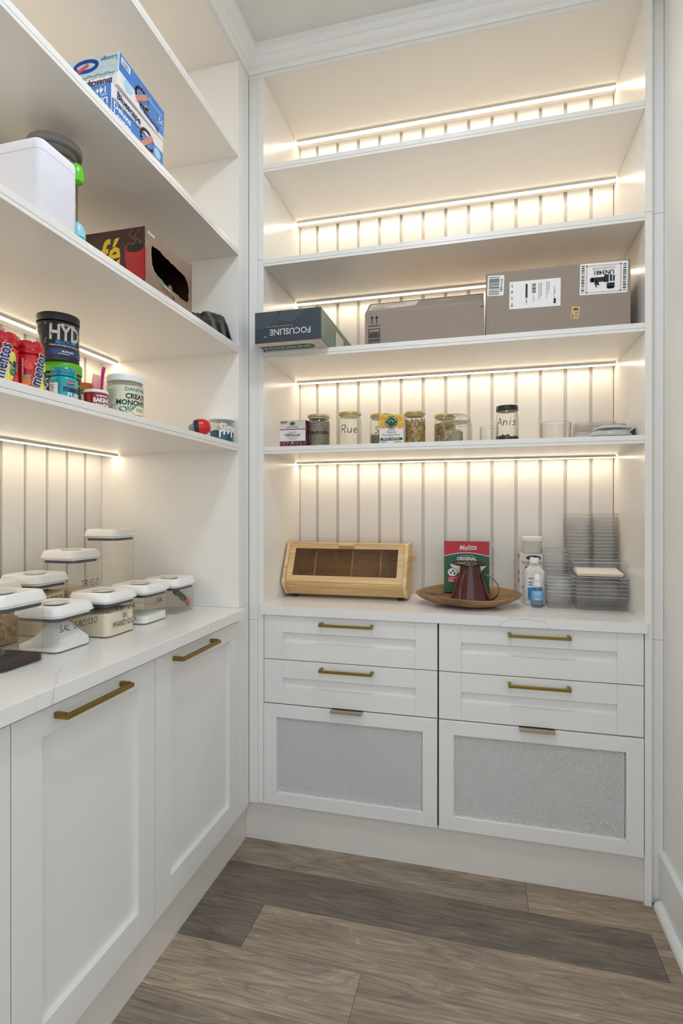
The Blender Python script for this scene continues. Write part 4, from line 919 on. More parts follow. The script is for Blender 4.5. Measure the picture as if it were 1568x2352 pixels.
a = MB(); pill = [(X0 + 0.002, Y0 + 0.040), (0.055, Y0 + 0.040)] + [(0.055 + 0.0275 * math.sin(t * PI / 8), Y0 + 0.0675 - 0.0275 * math.cos(t * PI / 8)) for t in range(1, 8)] + [(0.055, Y0 + 0.095), (X0 + 0.002, Y0 + 0.095)]
a.quad([(p[0], p[1], -0.0005) for p in pill][::-1]); obj('green_pill', a, TEAL, fx, world=False)
a = MB(); text(a, 'FOCUSLINE', lambda p, q_: Vector((p, -q_, -0.0008)), 0.031, (-0.022, -(Y0 + 0.067)), 0, 0.012, 0, 1.15); obj('underside_lettering', a, M('pale_green_print', (196, 214, 186), 0.5), fx, world=False)
# flip underside text so that it reads from below (mirror about x is not wanted: view from below, front edge at the top)
a = MB(); mf = planar((0, Y0, 0), (1, 0, 0), (0, 0, 1), 0.0006)
text(a, 'FOCUSLINE', mf, 0.031, (0.010, 0.0375), PI, 0.014, 0, 0.98); text(a, 'Focus On Next Dependable Performance Products', mf, 0.0048, (-0.030, 0.0570), PI); text(a, '®', mf, 0.010, (-0.085, 0.022), PI)
obj('lettering', a, M('silver_print', (206, 206, 204), 0.5), fx, world=False)
a = MB(); text(a, 'FOCUSLINE', planar((X1, 0, 0), (0, 1, 0), (0, 0, 1), 0.0006), 0.0165, (-0.072, 0.056), PI / 2, 0.012, 0, 0.9); text(a, 'FOCUSLINE', planar((X1, 0, 0), (0, 1, 0), (0, 0, 1), 0.0006), 0.0155, (0.05, 0.054), PI / 2, 0.0); obj('side_lettering', a, M('pale_sage_print', (204, 214, 198), 0.5), fx, world=False)
a = MB(); rect(a, planar((X1, 0, 0), (0, 1, 0), (0, 0, 1), 0.0006), 0.095, 0.02, 0.215, 0.09); obj('side_panel_print', a, LABELW, fx, world=False)
a = MB(); mf2 = planar((0, Y0, 0), (1, 0, 0), (0, 0, 1), 0.0003)
polyf(a, mf2, [(X0 + .001, H_ - .001), (X0 + .001, 0.055)] + [(X0 + 0.005 + 0.085 * math.sin(t * PI / 16), H_ - .001 - 0.062 * math.cos(t * PI / 16)) for t in range(0, 9)])
polyf(a, planar((0, Y0, 0), (1, 0, 0), (0, 0, 1), 0.00035), [(0.068, H_ - .001), (-0.02, H_ - .001)] + [(-0.06 + 0.04 * t / 6, 0.055 + 0.056 * (t / 6) ** 2) for t in range(0, 5)] + [(0.02, 0.068), (0.05, 0.092)])
obj('pale_swoosh', a, M('focus_slate_light', (72, 82, 90), 0.5), fx, world=False)

cb = thing('cardboard_box', 'lower kraft carton with two printed arrows, between the slate box and the large carton', 'box', (0.668, 0.03, Z3))
zt, w2 = 0.134, 0.2145
pro = [(0.03, 0.0), (0.03, 0.122), (0.036, 0.134), (0.085, 0.176), (0.090, 0.178), (0.345, 0.178), (0.35, 0.0)]
obj('carton', MB().loft([[(-w2 + (0.006 if z > 0.13 else 0.0), y - 0.03, z) for y, z in pro], [(w2 - (0.004 if z > 0.13 else 0), y - 0.03, z) for y, z in pro]]), CARD, cb, world=False)
mf = planar((0, 0, 0), (1, 0, 0), (0, 0, 1), 0.0005); a = MB()
for ax in (-0.1875, -0.1700):
    rect(a, mf, ax - 0.0018, 0.082, ax + 0.0018, 0.106); polyf(a, mf, [(ax - 0.0062, 0.102), (ax + 0.0062, 0.102), (ax, 0.113)])
rect(a, mf, -0.2015, 0.0735, -0.1575, 0.0765)
for r_ in ((-0.2015, 0.003, -0.1990, 0.064), (-0.1600, 0.003, -0.1575, 0.064), (-0.2015, 0.0615, -0.1575, 0.064)): rect(a, mf, *r_)
bars(a, mf, -0.198, 0.004, -0.161, 0.053, 22, False, 5); rect(a, mf, 0.203, 0.1085, 0.2135, 0.1115); obj('black_print', a, INK, cb, world=False)
ms = planar((0, 0.006, 0.134), (1, 0, 0), (0, 0.049, 0.042), 0.0006); a = MB(); polyf(a, ms, [(-0.203, 0.002), (-0.110, 0.006), (-0.104, 0.008), (-0.030, 0.014), (-0.018, 0.060), (-0.198, 0.060)]); obj('tape_label', a, M('label_tape', (222, 208, 188), 0.35), cb, world=False)
a = MB(); polyf(a, ms, [(0.048, 0.030), (0.104, 0.034), (0.112, 0.044), (0.056, 0.042)]); obj('handle_slot', a, CARD2, cb, world=False)
a = MB(); ms2 = planar((0, 0.006, 0.134), (1, 0, 0), (0, 0.049, 0.042), 0.001); lines(a, ms2, -0.190, -0.115, 0.022, 0.002, 3, 0.006, 8); lines(a, ms2, -0.18, -0.06, 0.05, 0.003, 2, 0.010, 6); obj('label_lettering', a, M('grey_print', (130, 122, 112), 0.6), cb, world=False)
a = MB().add(bbox(-w2 + 0.01, w2 - 0.002, 0.058, 0.20, 0.1785, 0.1800, 0.0004)); obj('top_flap', a, CARD2, cb, world=False)

lb_ = thing('large_carton', 'large kraft shipping carton with three white labels at the right end', 'box', (1.1185, 0.02, Z3))
obj('carton', bbox(-0.2300, 0.2300, 0.0, 0.345, 0.0, 0.2205, 0.0012), CARD, lb_, world=False)
BX = 1.1185
def face(l): return planar((-BX, 0, -Z3), (1, 0, 0), (0, 0, 1), l)
def tilt(cx, cz, ang, l):
    c, s_ = math.cos(ang), math.sin(ang); f0 = face(l); return lambda u, v: f0(cx + u * c - v * s_, cz + u * s_ + v * c)
def lab(w, h, cx, cz, ang, name='label'):
    a = MB(); mp = tilt(cx, cz, ang, 0.0004); pts = rr2(-w / 2, w / 2, -h / 2, h / 2, 0.003, 3); polyf(a, mp, pts); obj(name, a, LABELW, lb_, world=False)
    return tilt(cx, cz, ang, 0.0008)
mp = lab(0.055, 0.0705, 0.9215, 2.0650, -0.045); a = MB(); bars(a, mp, -0.023, -0.031, 0.012, 0.031, 20, False, 2)
text(a, 'SFA7ccuPgjlo', mp, 0.0088, (0.0195, 0.0), -PI / 2, 0.02, 0, 0.98); obj('barcode_print', a, INK, lb_, world=False)
mp = lab(0.166, 0.0945, 1.0500, 2.0240, -0.012); a = MB()
rect(a, mp, -0.030, -0.012, -0.0235, 0.008 + 0.028); 
for k in range(4): text(a, ['C4', 'B2', 'A1', 'D8'][k], mp, 0.009, (-0.0745, 0.034 - 0.0225 * k), -PI / 2, 0.02); 
bars(a, mp, -0.009, 0.003, 0.0035, 0.035, 16, False, 6); lines(a, mp, 0.0, 0.0, 0.0, 0.001, 1, 0.001, 1)
for k, (lx, ly0, ly1) in enumerate(((0.013, -0.024, 0.036), (0.017, -0.018, 0.036), (0.021, -0.010, 0.036), (0.038, -0.018, 0.038), (0.042, -0.006, 0.038), (0.046, 0.008, 0.038), (0.062, -0.022, 0.020), (-0.0265 + 0.022, -0.03, -0.006))): rect(a, mp, lx, ly0, lx + 0.0011, ly1)
rect(a, mp, 0.061, -0.038, 0.068, -0.021); text(a, '7657 1', mp, 0.0068, (-0.027, -0.026), -PI / 2, 0.02); text(a, '1376', mp, 0.0068, (0.064, 0.004), -PI / 2); obj('label_print', a, INK, lb_, world=False)
mp = lab(0.1465, 0.1045, 1.2665, 2.0545, -0.022); a = MB(); bars(a, mp, -0.0685, -0.046, -0.0590, 0.046, 24, False, 3); bars(a, mp, 0.0590, -0.046, 0.0685, 0.046, 24, False, 4)
text(a, 'UN3481', mp, 0.0200, (0.0, 0.0195), PI, 0.03, 0, 0.92); text(a, 'For Emergencies Call: +1 704-573-0081', mp, 0.0044, (0, 0.0355), PI); text(a, 'Silicon Recovery Access Code: 332449', mp, 0.0044, (0, 0.0305), PI)
rect(a, mp, -0.036, -0.012, 0.004, 0.004); blob(a, mp, -0.037, -0.004, 0.0055, 0.0080, 14); rect(a, mp, 0.002, -0.014, 0.016, 0.011); rect(a, mp, 0.019, -0.012, 0.026, 0.010); rect(a, mp, 0.0285, -0.012, 0.034, 0.008); rect(a, mp, 0.010, -0.033, 0.034, -0.0165); blob(a, mp, 0.022, -0.033, 0.012, 0.004, 12)
polyf(a, mp, [(-0.026, -0.012), (-0.030, -0.020), (-0.025, -0.019), (-0.023, -0.032), (-0.018, -0.021), (-0.012, -0.024), (-0.015, -0.012), (-0.020, -0.008)]); obj('battery_mark', a, INK, lb_, world=False)
a = MB(); mp2 = tilt(1.2665, 2.0545, -0.022, 0.0007)
for r_ in ((-0.0545, -0.0470, 0.0545, -0.0435), (-0.0545, 0.0410, 0.0545, 0.0450), (-0.0545, -0.047, -0.0500, 0.045), (0.0500, -0.047, 0.0545, 0.045)): rect(a, mp2, *r_)
obj('hatched_border', a, M('pink_hatch', (218, 186, 180), 0.6, vary=0.15, vscale=500), lb_, world=False)
a = MB(); mp = tilt(1.1790, 1.9475, -0.12, 0.0006); polyf(a, mp, rr2(-0.0125, 0.0125, -0.021, 0.021, 0.002, 3)); obj('tan_sticker', a, M('tan_sticker', (206, 170, 112), 0.5), lb_, world=False)
a = MB(); mp = tilt(1.1790, 1.9475, -0.12, 0.0010); text(a, 'E', mp, 0.018, (0.0, 0.011), -PI / 2, 0.04); text(a, '3', mp, 0.010, (0.004, -0.001), -PI / 2, 0.02); text(a, '2E', mp, 0.009, (0.0035, -0.011), -PI / 2, 0.0); text(a, 'CA73', mp, 0.006, (-0.0075, -0.012), -PI / 2, 0.04); obj('sticker_lettering', a, INK, lb_, world=False)

# scrap of paper on the second shelf
o = obj('paper_scrap', MB().quad([(0.29, 0.012, S2 + 0.0281), (0.375, 0.010, S2 + 0.0281), (0.382, 0.05, S2 + 0.034), (0.30, 0.052, S2 + 0.030)]).quad([(0.30, 0.052, S2 + 0.0305), (0.382, 0.05, S2 + 0.0345), (0.36, 0.075, S2 + 0.030), (0.31, 0.078, S2 + 0.0285)]), LABELW)
tag(o, 'thin white paper scrap lying on the second shelf from the top', 'paper')

# ================================================================== LEFT COUNTER: LIDDED CONTAINERS
LIDW = M('lid_white', (238, 237, 233), 0.28, vary=0.01)
GASK = M('gasket_grey', (74, 74, 84), 0.5)
def granular(name, a, b, scale, rough=0.9, bump=0.5):
    m = M(name, a, rough, vary=0.0); nt = m.node_tree
    mx = [n for n in nt.nodes if n.type == 'MIX'][0]; mx.inputs['A'].default_value = rgb(*a); mx.inputs['B'].default_value = rgb(*b)
    nz = [n for n in nt.nodes if n.type == 'TEX_NOISE'][0]; nz.inputs['Scale'].default_value = scale; nz.inputs['Detail'].default_value = 6
    bp = nt.nodes.new('ShaderNodeBump'); bp.inputs['Strength'].default_value = bump; bp.inputs['Distance'].default_value = 0.0015
    nt.links.new(nz.outputs['Fac'], bp.inputs['Height']); nt.links.new(bp.outputs['Normal'], nt.nodes['Principled BSDF'].inputs['Normal'])
    return m
SALT = granular('coarse_salt', (236, 234, 232), (250, 250, 250), 500); FINE = granular('fine_salt', (244, 243, 241), (250, 250, 250), 300, bump=0.2)
MAND = granular('cassava_flour', (226, 212, 188), (242, 232, 212), 420); WHEAT = granular('wheat', (226, 208, 178), (238, 224, 198), 260)
RICE = granular('rice', (226, 206, 168), (240, 226, 196), 320); COFFEE = granular('ground_coffee', (38, 24, 20), (66, 46, 38), 380); OATS = chunk_mat('oat_flakes', (170, 130, 84), (206, 168, 116), (140, 104, 66), 110)
def container(x, y, h, label, s=0.132, words=None, fill=None, lidh=0.030, sy=None, rot=0.0):
    """square clear box, white lid with recessed top, grey gasket showing below the lid; x,y = centre; front faces +x"""
    t = thing('food_container', label, 'container', (x, y, CZ + 0.0003), (0, 0, rot), 'lidded containers on the left counter'); sy = sy or s
    hx, hy = s / 2, sy / 2; bh = h - lidh
    obj('clear_box', MB().rrect(-hx, hx, -hy, hy, 0.022, [(0.0, 0.006), (0.001, 0.003), (0.004, 0.0005), (0.012, 0.0), (bh, -0.001)], 6, cap1=False), BOXP, t, world=False)
    obj('base_edge', MB().rrect(-hx + 0.003, hx - 0.003, -hy + 0.003, hy - 0.003, 0.020, [(0.0004, 0.002), (0.0022, 0.0), (0.0030, 0.003)], 6, cap0=False, cap1=False), BASEE, t, world=False)
    obj('gasket', MB().rrect(-hx + 0.003, hx - 0.003, -hy + 0.003, hy - 0.003, 0.021, [(bh - 0.0105, 0.003), (bh - 0.0095, 0.0), (bh - 0.001, 0.0)], 6), GASK, t, world=False)
    L_ = obj('lid', MB().rrect(-hx - 0.007, hx + 0.007, -hy - 0.007, hy + 0.007, 0.028, [(bh - 0.001, 0.007), (bh + 0.004, 0.0065), (bh + 0.0045, 0.002), (bh + 0.006, 0.0), (bh + 0.010, 0.0), (h - 0.004, 0.006), (h - 0.001, 0.009), (h, 0.013), (h - 0.0005, 0.020), (h - 0.0065, 0.036)], 6), LIDW, t, world=False)
    fl_ = MB().lathe([(0.020, h - 0.0062), (0.030, h - 0.0020), (0.033, h - 0.0002), (0.030, h + 0.0005), (0.016, h - 0.0035), (0.0, h - 0.0045)], (0.0, 0.0), 26, cap0=False)
    obj('flip_catch', fl_, CATCHW, L_, world=False)
    if fill:
        mat, kind, lvl = fill
        n = 14; m = MB(); ix, iy = hx - 0.004, hy - 0.004
        base = [(px, py) for px, py in rr2(-ix, ix, -iy, iy, 0.018, 6)]
        def hgt(px, py):
            u, v = px / ix, py / iy; w = noise.noise(Vector((px * 45 + x * 9, py * 45, 1.0))) * 0.003
            if kind == 'flat': return lvl + w
            if kind == 'heap': return lvl * (0.16 + 0.84 * math.exp(-((v - 0.12) / 0.52) ** 2)) * (1 - 0.12 * abs(u)) + w
            if kind == 'slope': return lvl * (0.70 + 0.45 * u * 0 - 0.42 * v) + w
            return lvl * (1.0 + 0.10 * math.sin(3 * v + 1) + 0.08 * u) + w
        loops = [[(px, py, 0.0035) for px, py in base]]
        for s_ in (1.0, 0.93, 0.84, 0.72, 0.6, 0.45, 0.3, 0.15, 0.03): loops.append([(px * s_, py * s_, max(0.006, hgt(px * s_, py * s_))) for px, py in base])
        obj('contents', m.loft(loops, True, True, True), mat, t, world=False, kind='stuff')
    if words:
        lt = MB(); mp = planar((hx, 0, 0), (0, 1, 0), (0, 0, 1), 0.0012)
        for w_, sz, u, v in words: hand(lt, w_, mp, sz, (u, v), 0.0019, 0.16, 0.06)
        obj('handwriting', lt, INK, t, world=False)
    return t
BOXP = clear('canister_plastic', (254, 254, 252), (243, 241, 238), 0.32, 0.05); BASEE = clear('canister_base', (246, 240, 234), (222, 212, 202), 0.4, 0.1, 0.10, (200, 190, 180))
CATCH = clear('catch_plastic', (246, 246, 246), (214, 214, 216), 0.8, 0.06, 0.35, (236, 236, 236))
CATCHW = M('catch_white', (222, 221, 220), 0.12, vary=0.02)
FX = -0.2220
ca = container(FX + 0.003, -0.913, 0.172, 'tall container with ground coffee and a grey scoop, front row left edge', 0.136, None, (COFFEE, 'flat', 0.017))
# scoop inside the coffee container
sc = thing('coffee_scoop', 'grey plastic scoop standing in the ground coffee', 'scoop', (FX - 0.010, -0.928, CZ + 0.018))
GREYP = M('scoop_grey', (104, 112, 112), 0.4)
cupm = MB().lathe([(0.0, 0.0), (0.018, 0.0), (0.021, 0.022), (0.0195, 0.022), (0.016, 0.003), (0.0, 0.003)], (0, 0), 20, cap0=False, cap1=False).xf(Matrix.Rotation(0.5, 4, 'Y'))
obj('cup', cupm, GREYP, sc, world=False)
obj('handle', MB().loft([[(-0.012 - 0.040 * t, -0.006 - 0.010 * t, 0.016 + 0.085 * t), (-0.008 - 0.040 * t, 0.004 - 0.010 * t, 0.016 + 0.085 * t), (-0.011 - 0.040 * t, 0.006 - 0.010 * t, 0.019 + 0.085 * t), (-0.016 - 0.040 * t, -0.004 - 0.010 * t, 0.019 + 0.085 * t)] for t in (0, .5, 1)]), GREYP, sc, world=False)
container(FX, -0.7430, 0.119, 'low container heaped with coarse white salt, SAL GROSSO handwritten', 0.134, [('SAL GROSSO', 0.0155, 0.010, 0.062)], (SALT, 'heap', 0.080))
container(FX + 0.010, -0.5650, 0.127, 'low container of cream cassava flour with FARINHA DE MANDIOCA handwritten', 0.134, [('FARINHA', 0.0150, 0.012, 0.076), ('DE', 0.0120, 0.010, 0.055), ('MANDIOCA', 0.0150, 0.008, 0.034)], (MAND, 'wave', 0.070))
container(FX + 0.004, -0.3790, 0.125, 'low container with a little fine white salt, SAL handwritten', 0.134, [('SAL', 0.0140, 0.010, 0.070)], (FINE, 'wave', 0.026))
ce = container(FX + 0.000, -0.1990, 0.122, 'low container holding one spice packet, nearest the corner', 0.134)
pk = thing('spice_packet', 'green and red foil spice packet slanting inside the corner container', 'packet', (FX + 0.050, -0.1990, CZ + 0.006), (0, 0, 0))
def packet_mesh(y0, y1, zo):
    lp = []
    for k in range(9):
        t = y0 + (y1 - y0) * k / 8; w = 0.020 + 0.003 * math.sin(k * 2.1); b = 0.006 * math.sin(PI * (0.15 + 0.7 * k / 8)) + 0.0012
        c = Vector((0, 0.052 - 0.108 * t, 0.016 + 0.066 * t + zo)); up = Vector((0, 0.55, 0.83)); 
        lp.append([c - up * w * 0.6 + Vector((0, 0, 0)), c + Vector((b, 0, 0)), c + up * w * 0.6, c + Vector((-b, 0, 0))])
    return MB().loft(lp)
obj('foil', packet_mesh(0.0, 1.0, 0.0), chunk_mat('packet_print', (40, 66, 40), (96, 104, 84), (34, 40, 36), 60), pk, world=False)
obj('red_end', packet_mesh(-0.01, 0.30, 0.0).xf(Matrix.Translation((0.0008, 0.0004, 0.0006))), M('packet_red', (206, 98, 76), 0.35, vary=0.3, vscale=90), pk, world=False)
# back row
container(-0.4350, -0.2430, 0.296, 'tallest clear container in the back corner, nearly empty', 0.126, None, (WHEAT, 'flat', 0.012))
container(-0.4200, -0.4560, 0.236, 'tall back-row container of wheat with TRIGO handwritten', 0.126, [('TRIGO', 0.020, 0.012, 0.128)], (WHEAT, 'flat', 0.110))
container(-0.4200, -0.6040, 0.176, 'back-row container of rice with ARROZ handwritten, behind the coarse salt', 0.130, [('ARROZ', 0.018, 0.012, 0.098)], (RICE, 'wave', 0.110))
container(-0.4200, -0.7800, 0.172, 'back-row container of brown oat flakes behind the coffee', 0.130, None, (OATS, 'wave', 0.095))

# ================================================================== LEFT SHELF WITH TUBS (lowest)
ZD = LD + 0.0275 + 0.0003
def faz(x, y): return math.atan2(-1.9449 - y, 0.8744 - x)
# cream tub with a white ribbed cap
tx, ty, tr = -0.080, -0.643, 0.0475
ctb = thing('powder_tub', 'clear tub with a cream printed label and white ribbed cap', 'tub', (tx, ty, ZD))
obj('jar', MB().lathe([(tr * 0.9, 0.0), (tr * 0.98, 0.003), (tr * 0.98, 0.092), (tr * 0.9, 0.100), (tr * 0.9, 0.104)], n=36, cap1=False), clear('powder_jar', (236, 234, 228), (190, 188, 180), 0.6, 0.08, 0.25, (226, 222, 212)), ctb, world=False)
rib = MB(); nn = 72
rib.loft([[(rr_ * (1 - 0.012 * (k % 2)) * math.cos(2 * PI * k / nn), rr_ * (1 - 0.012 * (k % 2)) * math.sin(2 * PI * k / nn), z) for k in range(nn)] for rr_, z in ((tr * 0.98, 0.101), (tr * 1.0, 0.102), (tr * 1.0, 0.116), (tr * 0.97, 0.119))])
obj('cap', rib, WHITEP, ctb, world=False)
az = faz(tx, ty) 
a = MB(); mc = cylm((0, 0), tr * 0.98, az + 0.15, 0, 0.0004); rect(a, mc, -0.066, 0.004, 0.070, 0.088, 28); obj('label', a, M('label_cream', (226, 224, 196), 0.55), ctb, world=False)
a = MB(); mc = cylm((0, 0), tr * 0.98, az + 0.15, 0, 0.0009)
text(a, 'CREATINE', mc, 0.0195, (0.036, 0.0590), 0, 0.035, 0, 0.95); text(a, 'MONOHYDRATE', mc, 0.0195, (0.040, 0.0415), 0, 0.035, 0, 0.95); lines(a, mc, -0.060, -0.032, 0.074, 0.0010, 11, 0.0058, 3, 4); rect(a, mc, 0.018, 0.006, 0.05, 0.0105, 8); obj('lettering', a, M('dark_green_ink', (24, 56, 46), 0.5), ctb, world=False)
a = MB(); text(a, 'DANEWELL', mc, 0.0140, (0.030, 0.0780), 0, 0.015, 0, 1.05); blob(a, mc, -0.012, 0.024, 0.011, 0.007, 16); 
for k in range(4): blob(a, mc, 0.001 + 0.005 * k, 0.027 + 0.002 * (k % 2), 0.009, 0.0014, 8, 1.9 - 0.35 * k)
for k in range(2): rect(a, mc, 0.022, 0.026 - 0.005 * k, 0.05, 0.0275 - 0.005 * k, 6)
obj('green_print', a, M('mint_print', (50, 128, 110), 0.5), ctb, world=False)
a = MB(); blob(a, mc, 0.004, 0.009, 0.013, 0.010, 18, 0, 0, PI); obj('orange_print', a, M('orange_print', (228, 146, 62), 0.5), ctb, world=False)
a = MB(); rect(a, cylm((0, 0), tr * 0.98, az + 0.15, 0, 0.0006), -0.063, 0.006, -0.029, 0.080, 8); obj('facts_panel', a, M('facts_grey', (208, 208, 196), 0.5), ctb, world=False)

# slime tub
sx_, sy_ = -0.0420, -0.1420
st = thing('slime_tub', 'small clear tub of teal slime with white lid at the shelf end', 'tub', (sx_, sy_, ZD))
obj('cup', MB().lathe([(0.039, 0.0), (0.0415, 0.002), (0.0455, 0.078)], n=32, cap1=False), CLEAR, st, world=False)
obj('slime', MB().loft([[(r * math.cos(2 * PI * k / 40), r * math.sin(2 * PI * k / 40), z + (0.003 * math.sin(k * 2.3) if z > 0.02 else 0)) for k in range(40)] for r, z in ((0.039, 0.002), (0.0410, 0.004), (0.0428, 0.036), (0.030, 0.038), (0.001, 0.038))], True, True, True), M('teal_slime', (6, 92, 108), 0.25), st, world=False)
obj('lid', MB().lathe([(0.0470, 0.076), (0.0485, 0.077), (0.0485, 0.088), (0.0470, 0.0905), (0.0, 0.091)], n=36), WHITEP, st, world=False)
a = MB(); mc = cylm((0, 0), 0.0462, faz(sx_, sy_) + 0.22, 0, 0.0008)
text(a, 'Slime', mc, 0.046, (0.012, 0.046), 0.02, 0.02, 0.15, 0.62)
for dx, l in ((-0.017, 0.022), (-0.002, 0.012), (0.012, 0.010), (0.026, 0.020)): ribbon(a, mc, [(dx, 0.036), (dx, 0.036 - l)], 0.006)
obj('white_lettering', a, WPRINT, st, world=False)

# red toy dome with a dark collar
rt = thing('red_spinning_toy', 'red rounded plastic toy with a dark collar lying beside the slime tub', 'toy', (-0.046, -0.2960, ZD + 0.0315))
rr_m = Matrix.Rotation(math.radians(-68), 4, 'X') @ Matrix.Rotation(math.radians(12), 4, 'Y')
obj('dome', MB().lathe([(0.0285, -0.004), (0.0285, 0.004), (0.0275, 0.014), (0.0235, 0.025), (0.016, 0.033), (0.007, 0.0365), (0.0, 0.0370)], n=30).xf(Matrix.Rotation(math.radians(-59), 4, 'Z') @ Matrix.Rotation(math.radians(-84), 4, 'X')), M('toy_red', (206, 26, 34), 0.22), rt, world=False)
obj('collar', MB().lathe([(0.018, -0.020), (0.024, -0.018), (0.0270, -0.006), (0.0270, -0.003)], n=30).xf(Matrix.Rotation(math.radians(-59), 4, 'Z') @ Matrix.Rotation(math.radians(-84), 4, 'X')), M('toy_navy', (30, 34, 50), 0.35), rt, world=False)
obj('tip', MB().lathe([(0.005, -0.036), (0.009, -0.034), (0.013, -0.026), (0.017, -0.020)], n=20).xf(Matrix.Rotation(math.radians(-59), 4, 'Z') @ Matrix.Rotation(math.radians(-84), 4, 'X')), M('toy_grey', (130, 140, 150), 0.3), rt, world=False)

# baking powder tin
tx, ty, tr = -0.0640, -0.7800, 0.0285
bp_ = thing('baking_powder_tin', 'small red baking powder tin with white plastic lid', 'tin', (tx, ty, ZD))
obj('tin', MB().lathe([(tr * 0.96, 0.0), (tr * 0.97, 0.044)], n=30), M('tin_red', (150, 18, 24), 0.3), bp_, world=False)
obj('lid', MB().lathe([(tr * 0.99, 0.043), (tr * 1.02, 0.044), (tr * 1.02, 0.0485), (tr * 0.99, 0.050), (0.0, 0.050)], n=30), WHITEP, bp_, world=False)
a = MB(); mc = cylm((0, 0), tr * 0.97, faz(tx, ty) + 0.55, 0, 0.0007); text(a, 'BAKING', mc, 0.0150, (0, 0.0235), 0, 0.04, 0, 0.8); text(a, 'POWDER', mc, 0.0150, (0, 0.0095), 0, 0.04, 0, 0.8); text(a, 'RUMFORD', mc, 0.006, (0, 0.0345), 0, 0.03); obj('lettering', a, WPRINT, bp_, world=False)

# chewing gum bottles
def gum_bottle(tx, ty, tr, h, label, body, cap, neck=0.82):
    t = thing('gum_bottle', label, 'bottle', (tx, ty, ZD))
    pr = [(tr * 0.90, 0.0), (tr * 0.99, 0.003), (tr, 0.010), (tr * 0.985, h * 0.22), (tr * 0.95, h * 0.34), (tr * 0.985, h * 0.47), (tr, h * 0.60), (tr * 0.98, h * 0.66), (tr * neck, h * 0.72), (tr * neck, h * 0.74)]
    obj('bottle_body', MB().lathe(pr, n=34), body, t, world=False)
    obj('cap', MB().lathe([(tr * (neck + .08), h * 0.725), (tr * (neck + .12), h * 0.735), (tr * (neck + .12), h * 0.80), (tr * (neck + .09), h * 0.81), (tr * (neck + .11), h * 0.83), (tr * (neck + .09), h * 0.93), (tr * (neck + 0.0), h * 0.985), (tr * 0.5, h), (0.0, h)], n=34), cap, t, world=False)
    return t
REDG = M('gum_red', (196, 20, 34), 0.25, vary=0.12, vscale=40); REDC = M('gum_red_cap', (184, 16, 28), 0.2); NAV = M('gum_navy', (32, 36, 86), 0.4)
def gum_art(t, tx, ty, tr, h, off, n0):
    mc = lambda l: cylm((0, 0), tr, faz(tx, ty) + off, 0, l)
    a = MB(); blob(a, mc(.0012), 0.008, h * 0.20, 0.012, 0.020, 14); blob(a, mc(.0012), 0.018, h * 0.50, 0.007, 0.012, 14); obj('yellow_print', a, M('gum_yellow', (222, 206, 92), 0.4, vary=0.3, vscale=120), t, world=False)
    a = MB(); blob(a, mc(.0016), -0.022, h * 0.17, 0.008, 0.012, 12); obj('orange_print', a, M('gum_orange', (224, 130, 50), 0.4), t, world=False)
    a = MB(); blob(a, mc(.0017), -0.022, h * 0.255, 0.009, 0.004, 10, 0.3); blob(a, mc(.0017), 0.020, h * 0.30, 0.008, 0.016, 12, -0.3); obj('green_print', a, M('gum_green', (106, 168, 118), 0.4), t, world=False)
    a = MB(); text(a, 'mentos', mc(.0020), 0.029, (0.0, h * 0.42), PI / 2 - 0.20, 0.075, 0, 0.80); obj('lettering_halo', a, WPRINT, t, world=False)
    a = MB(); text(a, 'mentos', mc(.0024), 0.029, (0.0, h * 0.42), PI / 2 - 0.20, 0.030, 0, 0.80); text(a, 'GUM', mc(.0024), 0.013, (0.021, h * 0.30), PI / 2 - 0.2, 0.03); obj('lettering', a, NAV, t, world=False)
    a = MB(); rect(a, mc(.0010), -0.031, 0.006, -0.0275, h * 0.62, 2); obj('seam_strip', a, M('gum_strip', (206, 170, 176), 0.4), t, world=False)
    a = MB(); lines(a, mc(.0010), -0.052, -0.034, h * 0.56, 0.0008, 16, 0.0040, 7, 4); obj('facts_print', a, M('gum_facts', (226, 120, 120), 0.5), t, world=False)
    a = MB(); blob(a, mc(.0010), -0.020, h * 0.49, 0.008, 0.011, 14, 0.5); obj('berry_print', a, M('berry_red', (226, 70, 62), 0.35, vary=0.3, vscale=200), t, world=False)
g2 = gum_bottle(-0.0500, -1.0020, 0.0290, 0.104, 'red gum bottle second from the left picture edge, lettering sideways', REDG, REDC, 0.86); gum_art(g2, -0.05, -1.002, 0.029, 0.104, 0.60, 0)
g1 = gum_bottle(-0.0520, -1.0680, 0.0290, 0.104, 'red gum bottle cut by the left picture edge', REDG, REDC, 0.86); gum_art(g1, -0.052, -1.068, 0.029, 0.104, 0.05, 0)
TEALG = M('gum_teal', (36, 160, 170), 0.25, vary=0.15, vscale=60); TEALC = M('gum_teal_cap', (28, 140, 154), 0.22)
tx, ty, tr, h = -0.0560, -0.8980, 0.0300, 0.0760
g3 = gum_bottle(tx, ty, tr, h, 'small teal gum bottle in front of the green-lidded tub', TEALG, TEALC, 0.80)
mc = lambda l: cylm((0, 0), tr, faz(tx, ty), 0, l)
a = MB(); text(a, 'mentos', mc(.0010), 0.0200, (0.026, h * 0.33), -0.03, 0.035, 0, 0.9); obj('lettering', a, NAV, g3, world=False)
a = MB(); rect(a, mc(.0010), 0.007, h * 0.47, 0.024, h * 0.555, 5); obj('red_tag', a, REDC, g3, world=False)
a = MB(); text(a, 'SUGARFREE', mc(.0016), 0.0035, (0.0155, h * 0.513)); text(a, 'PURE', mc(.0010), 0.0165, (0.024, h * 0.14), -0.05, 0.01, 0, 0.9); rect(a, mc(.0008), -0.036, 0.004, -0.012, h * 0.50, 6); obj('white_print', a, WPRINT, g3, world=False)
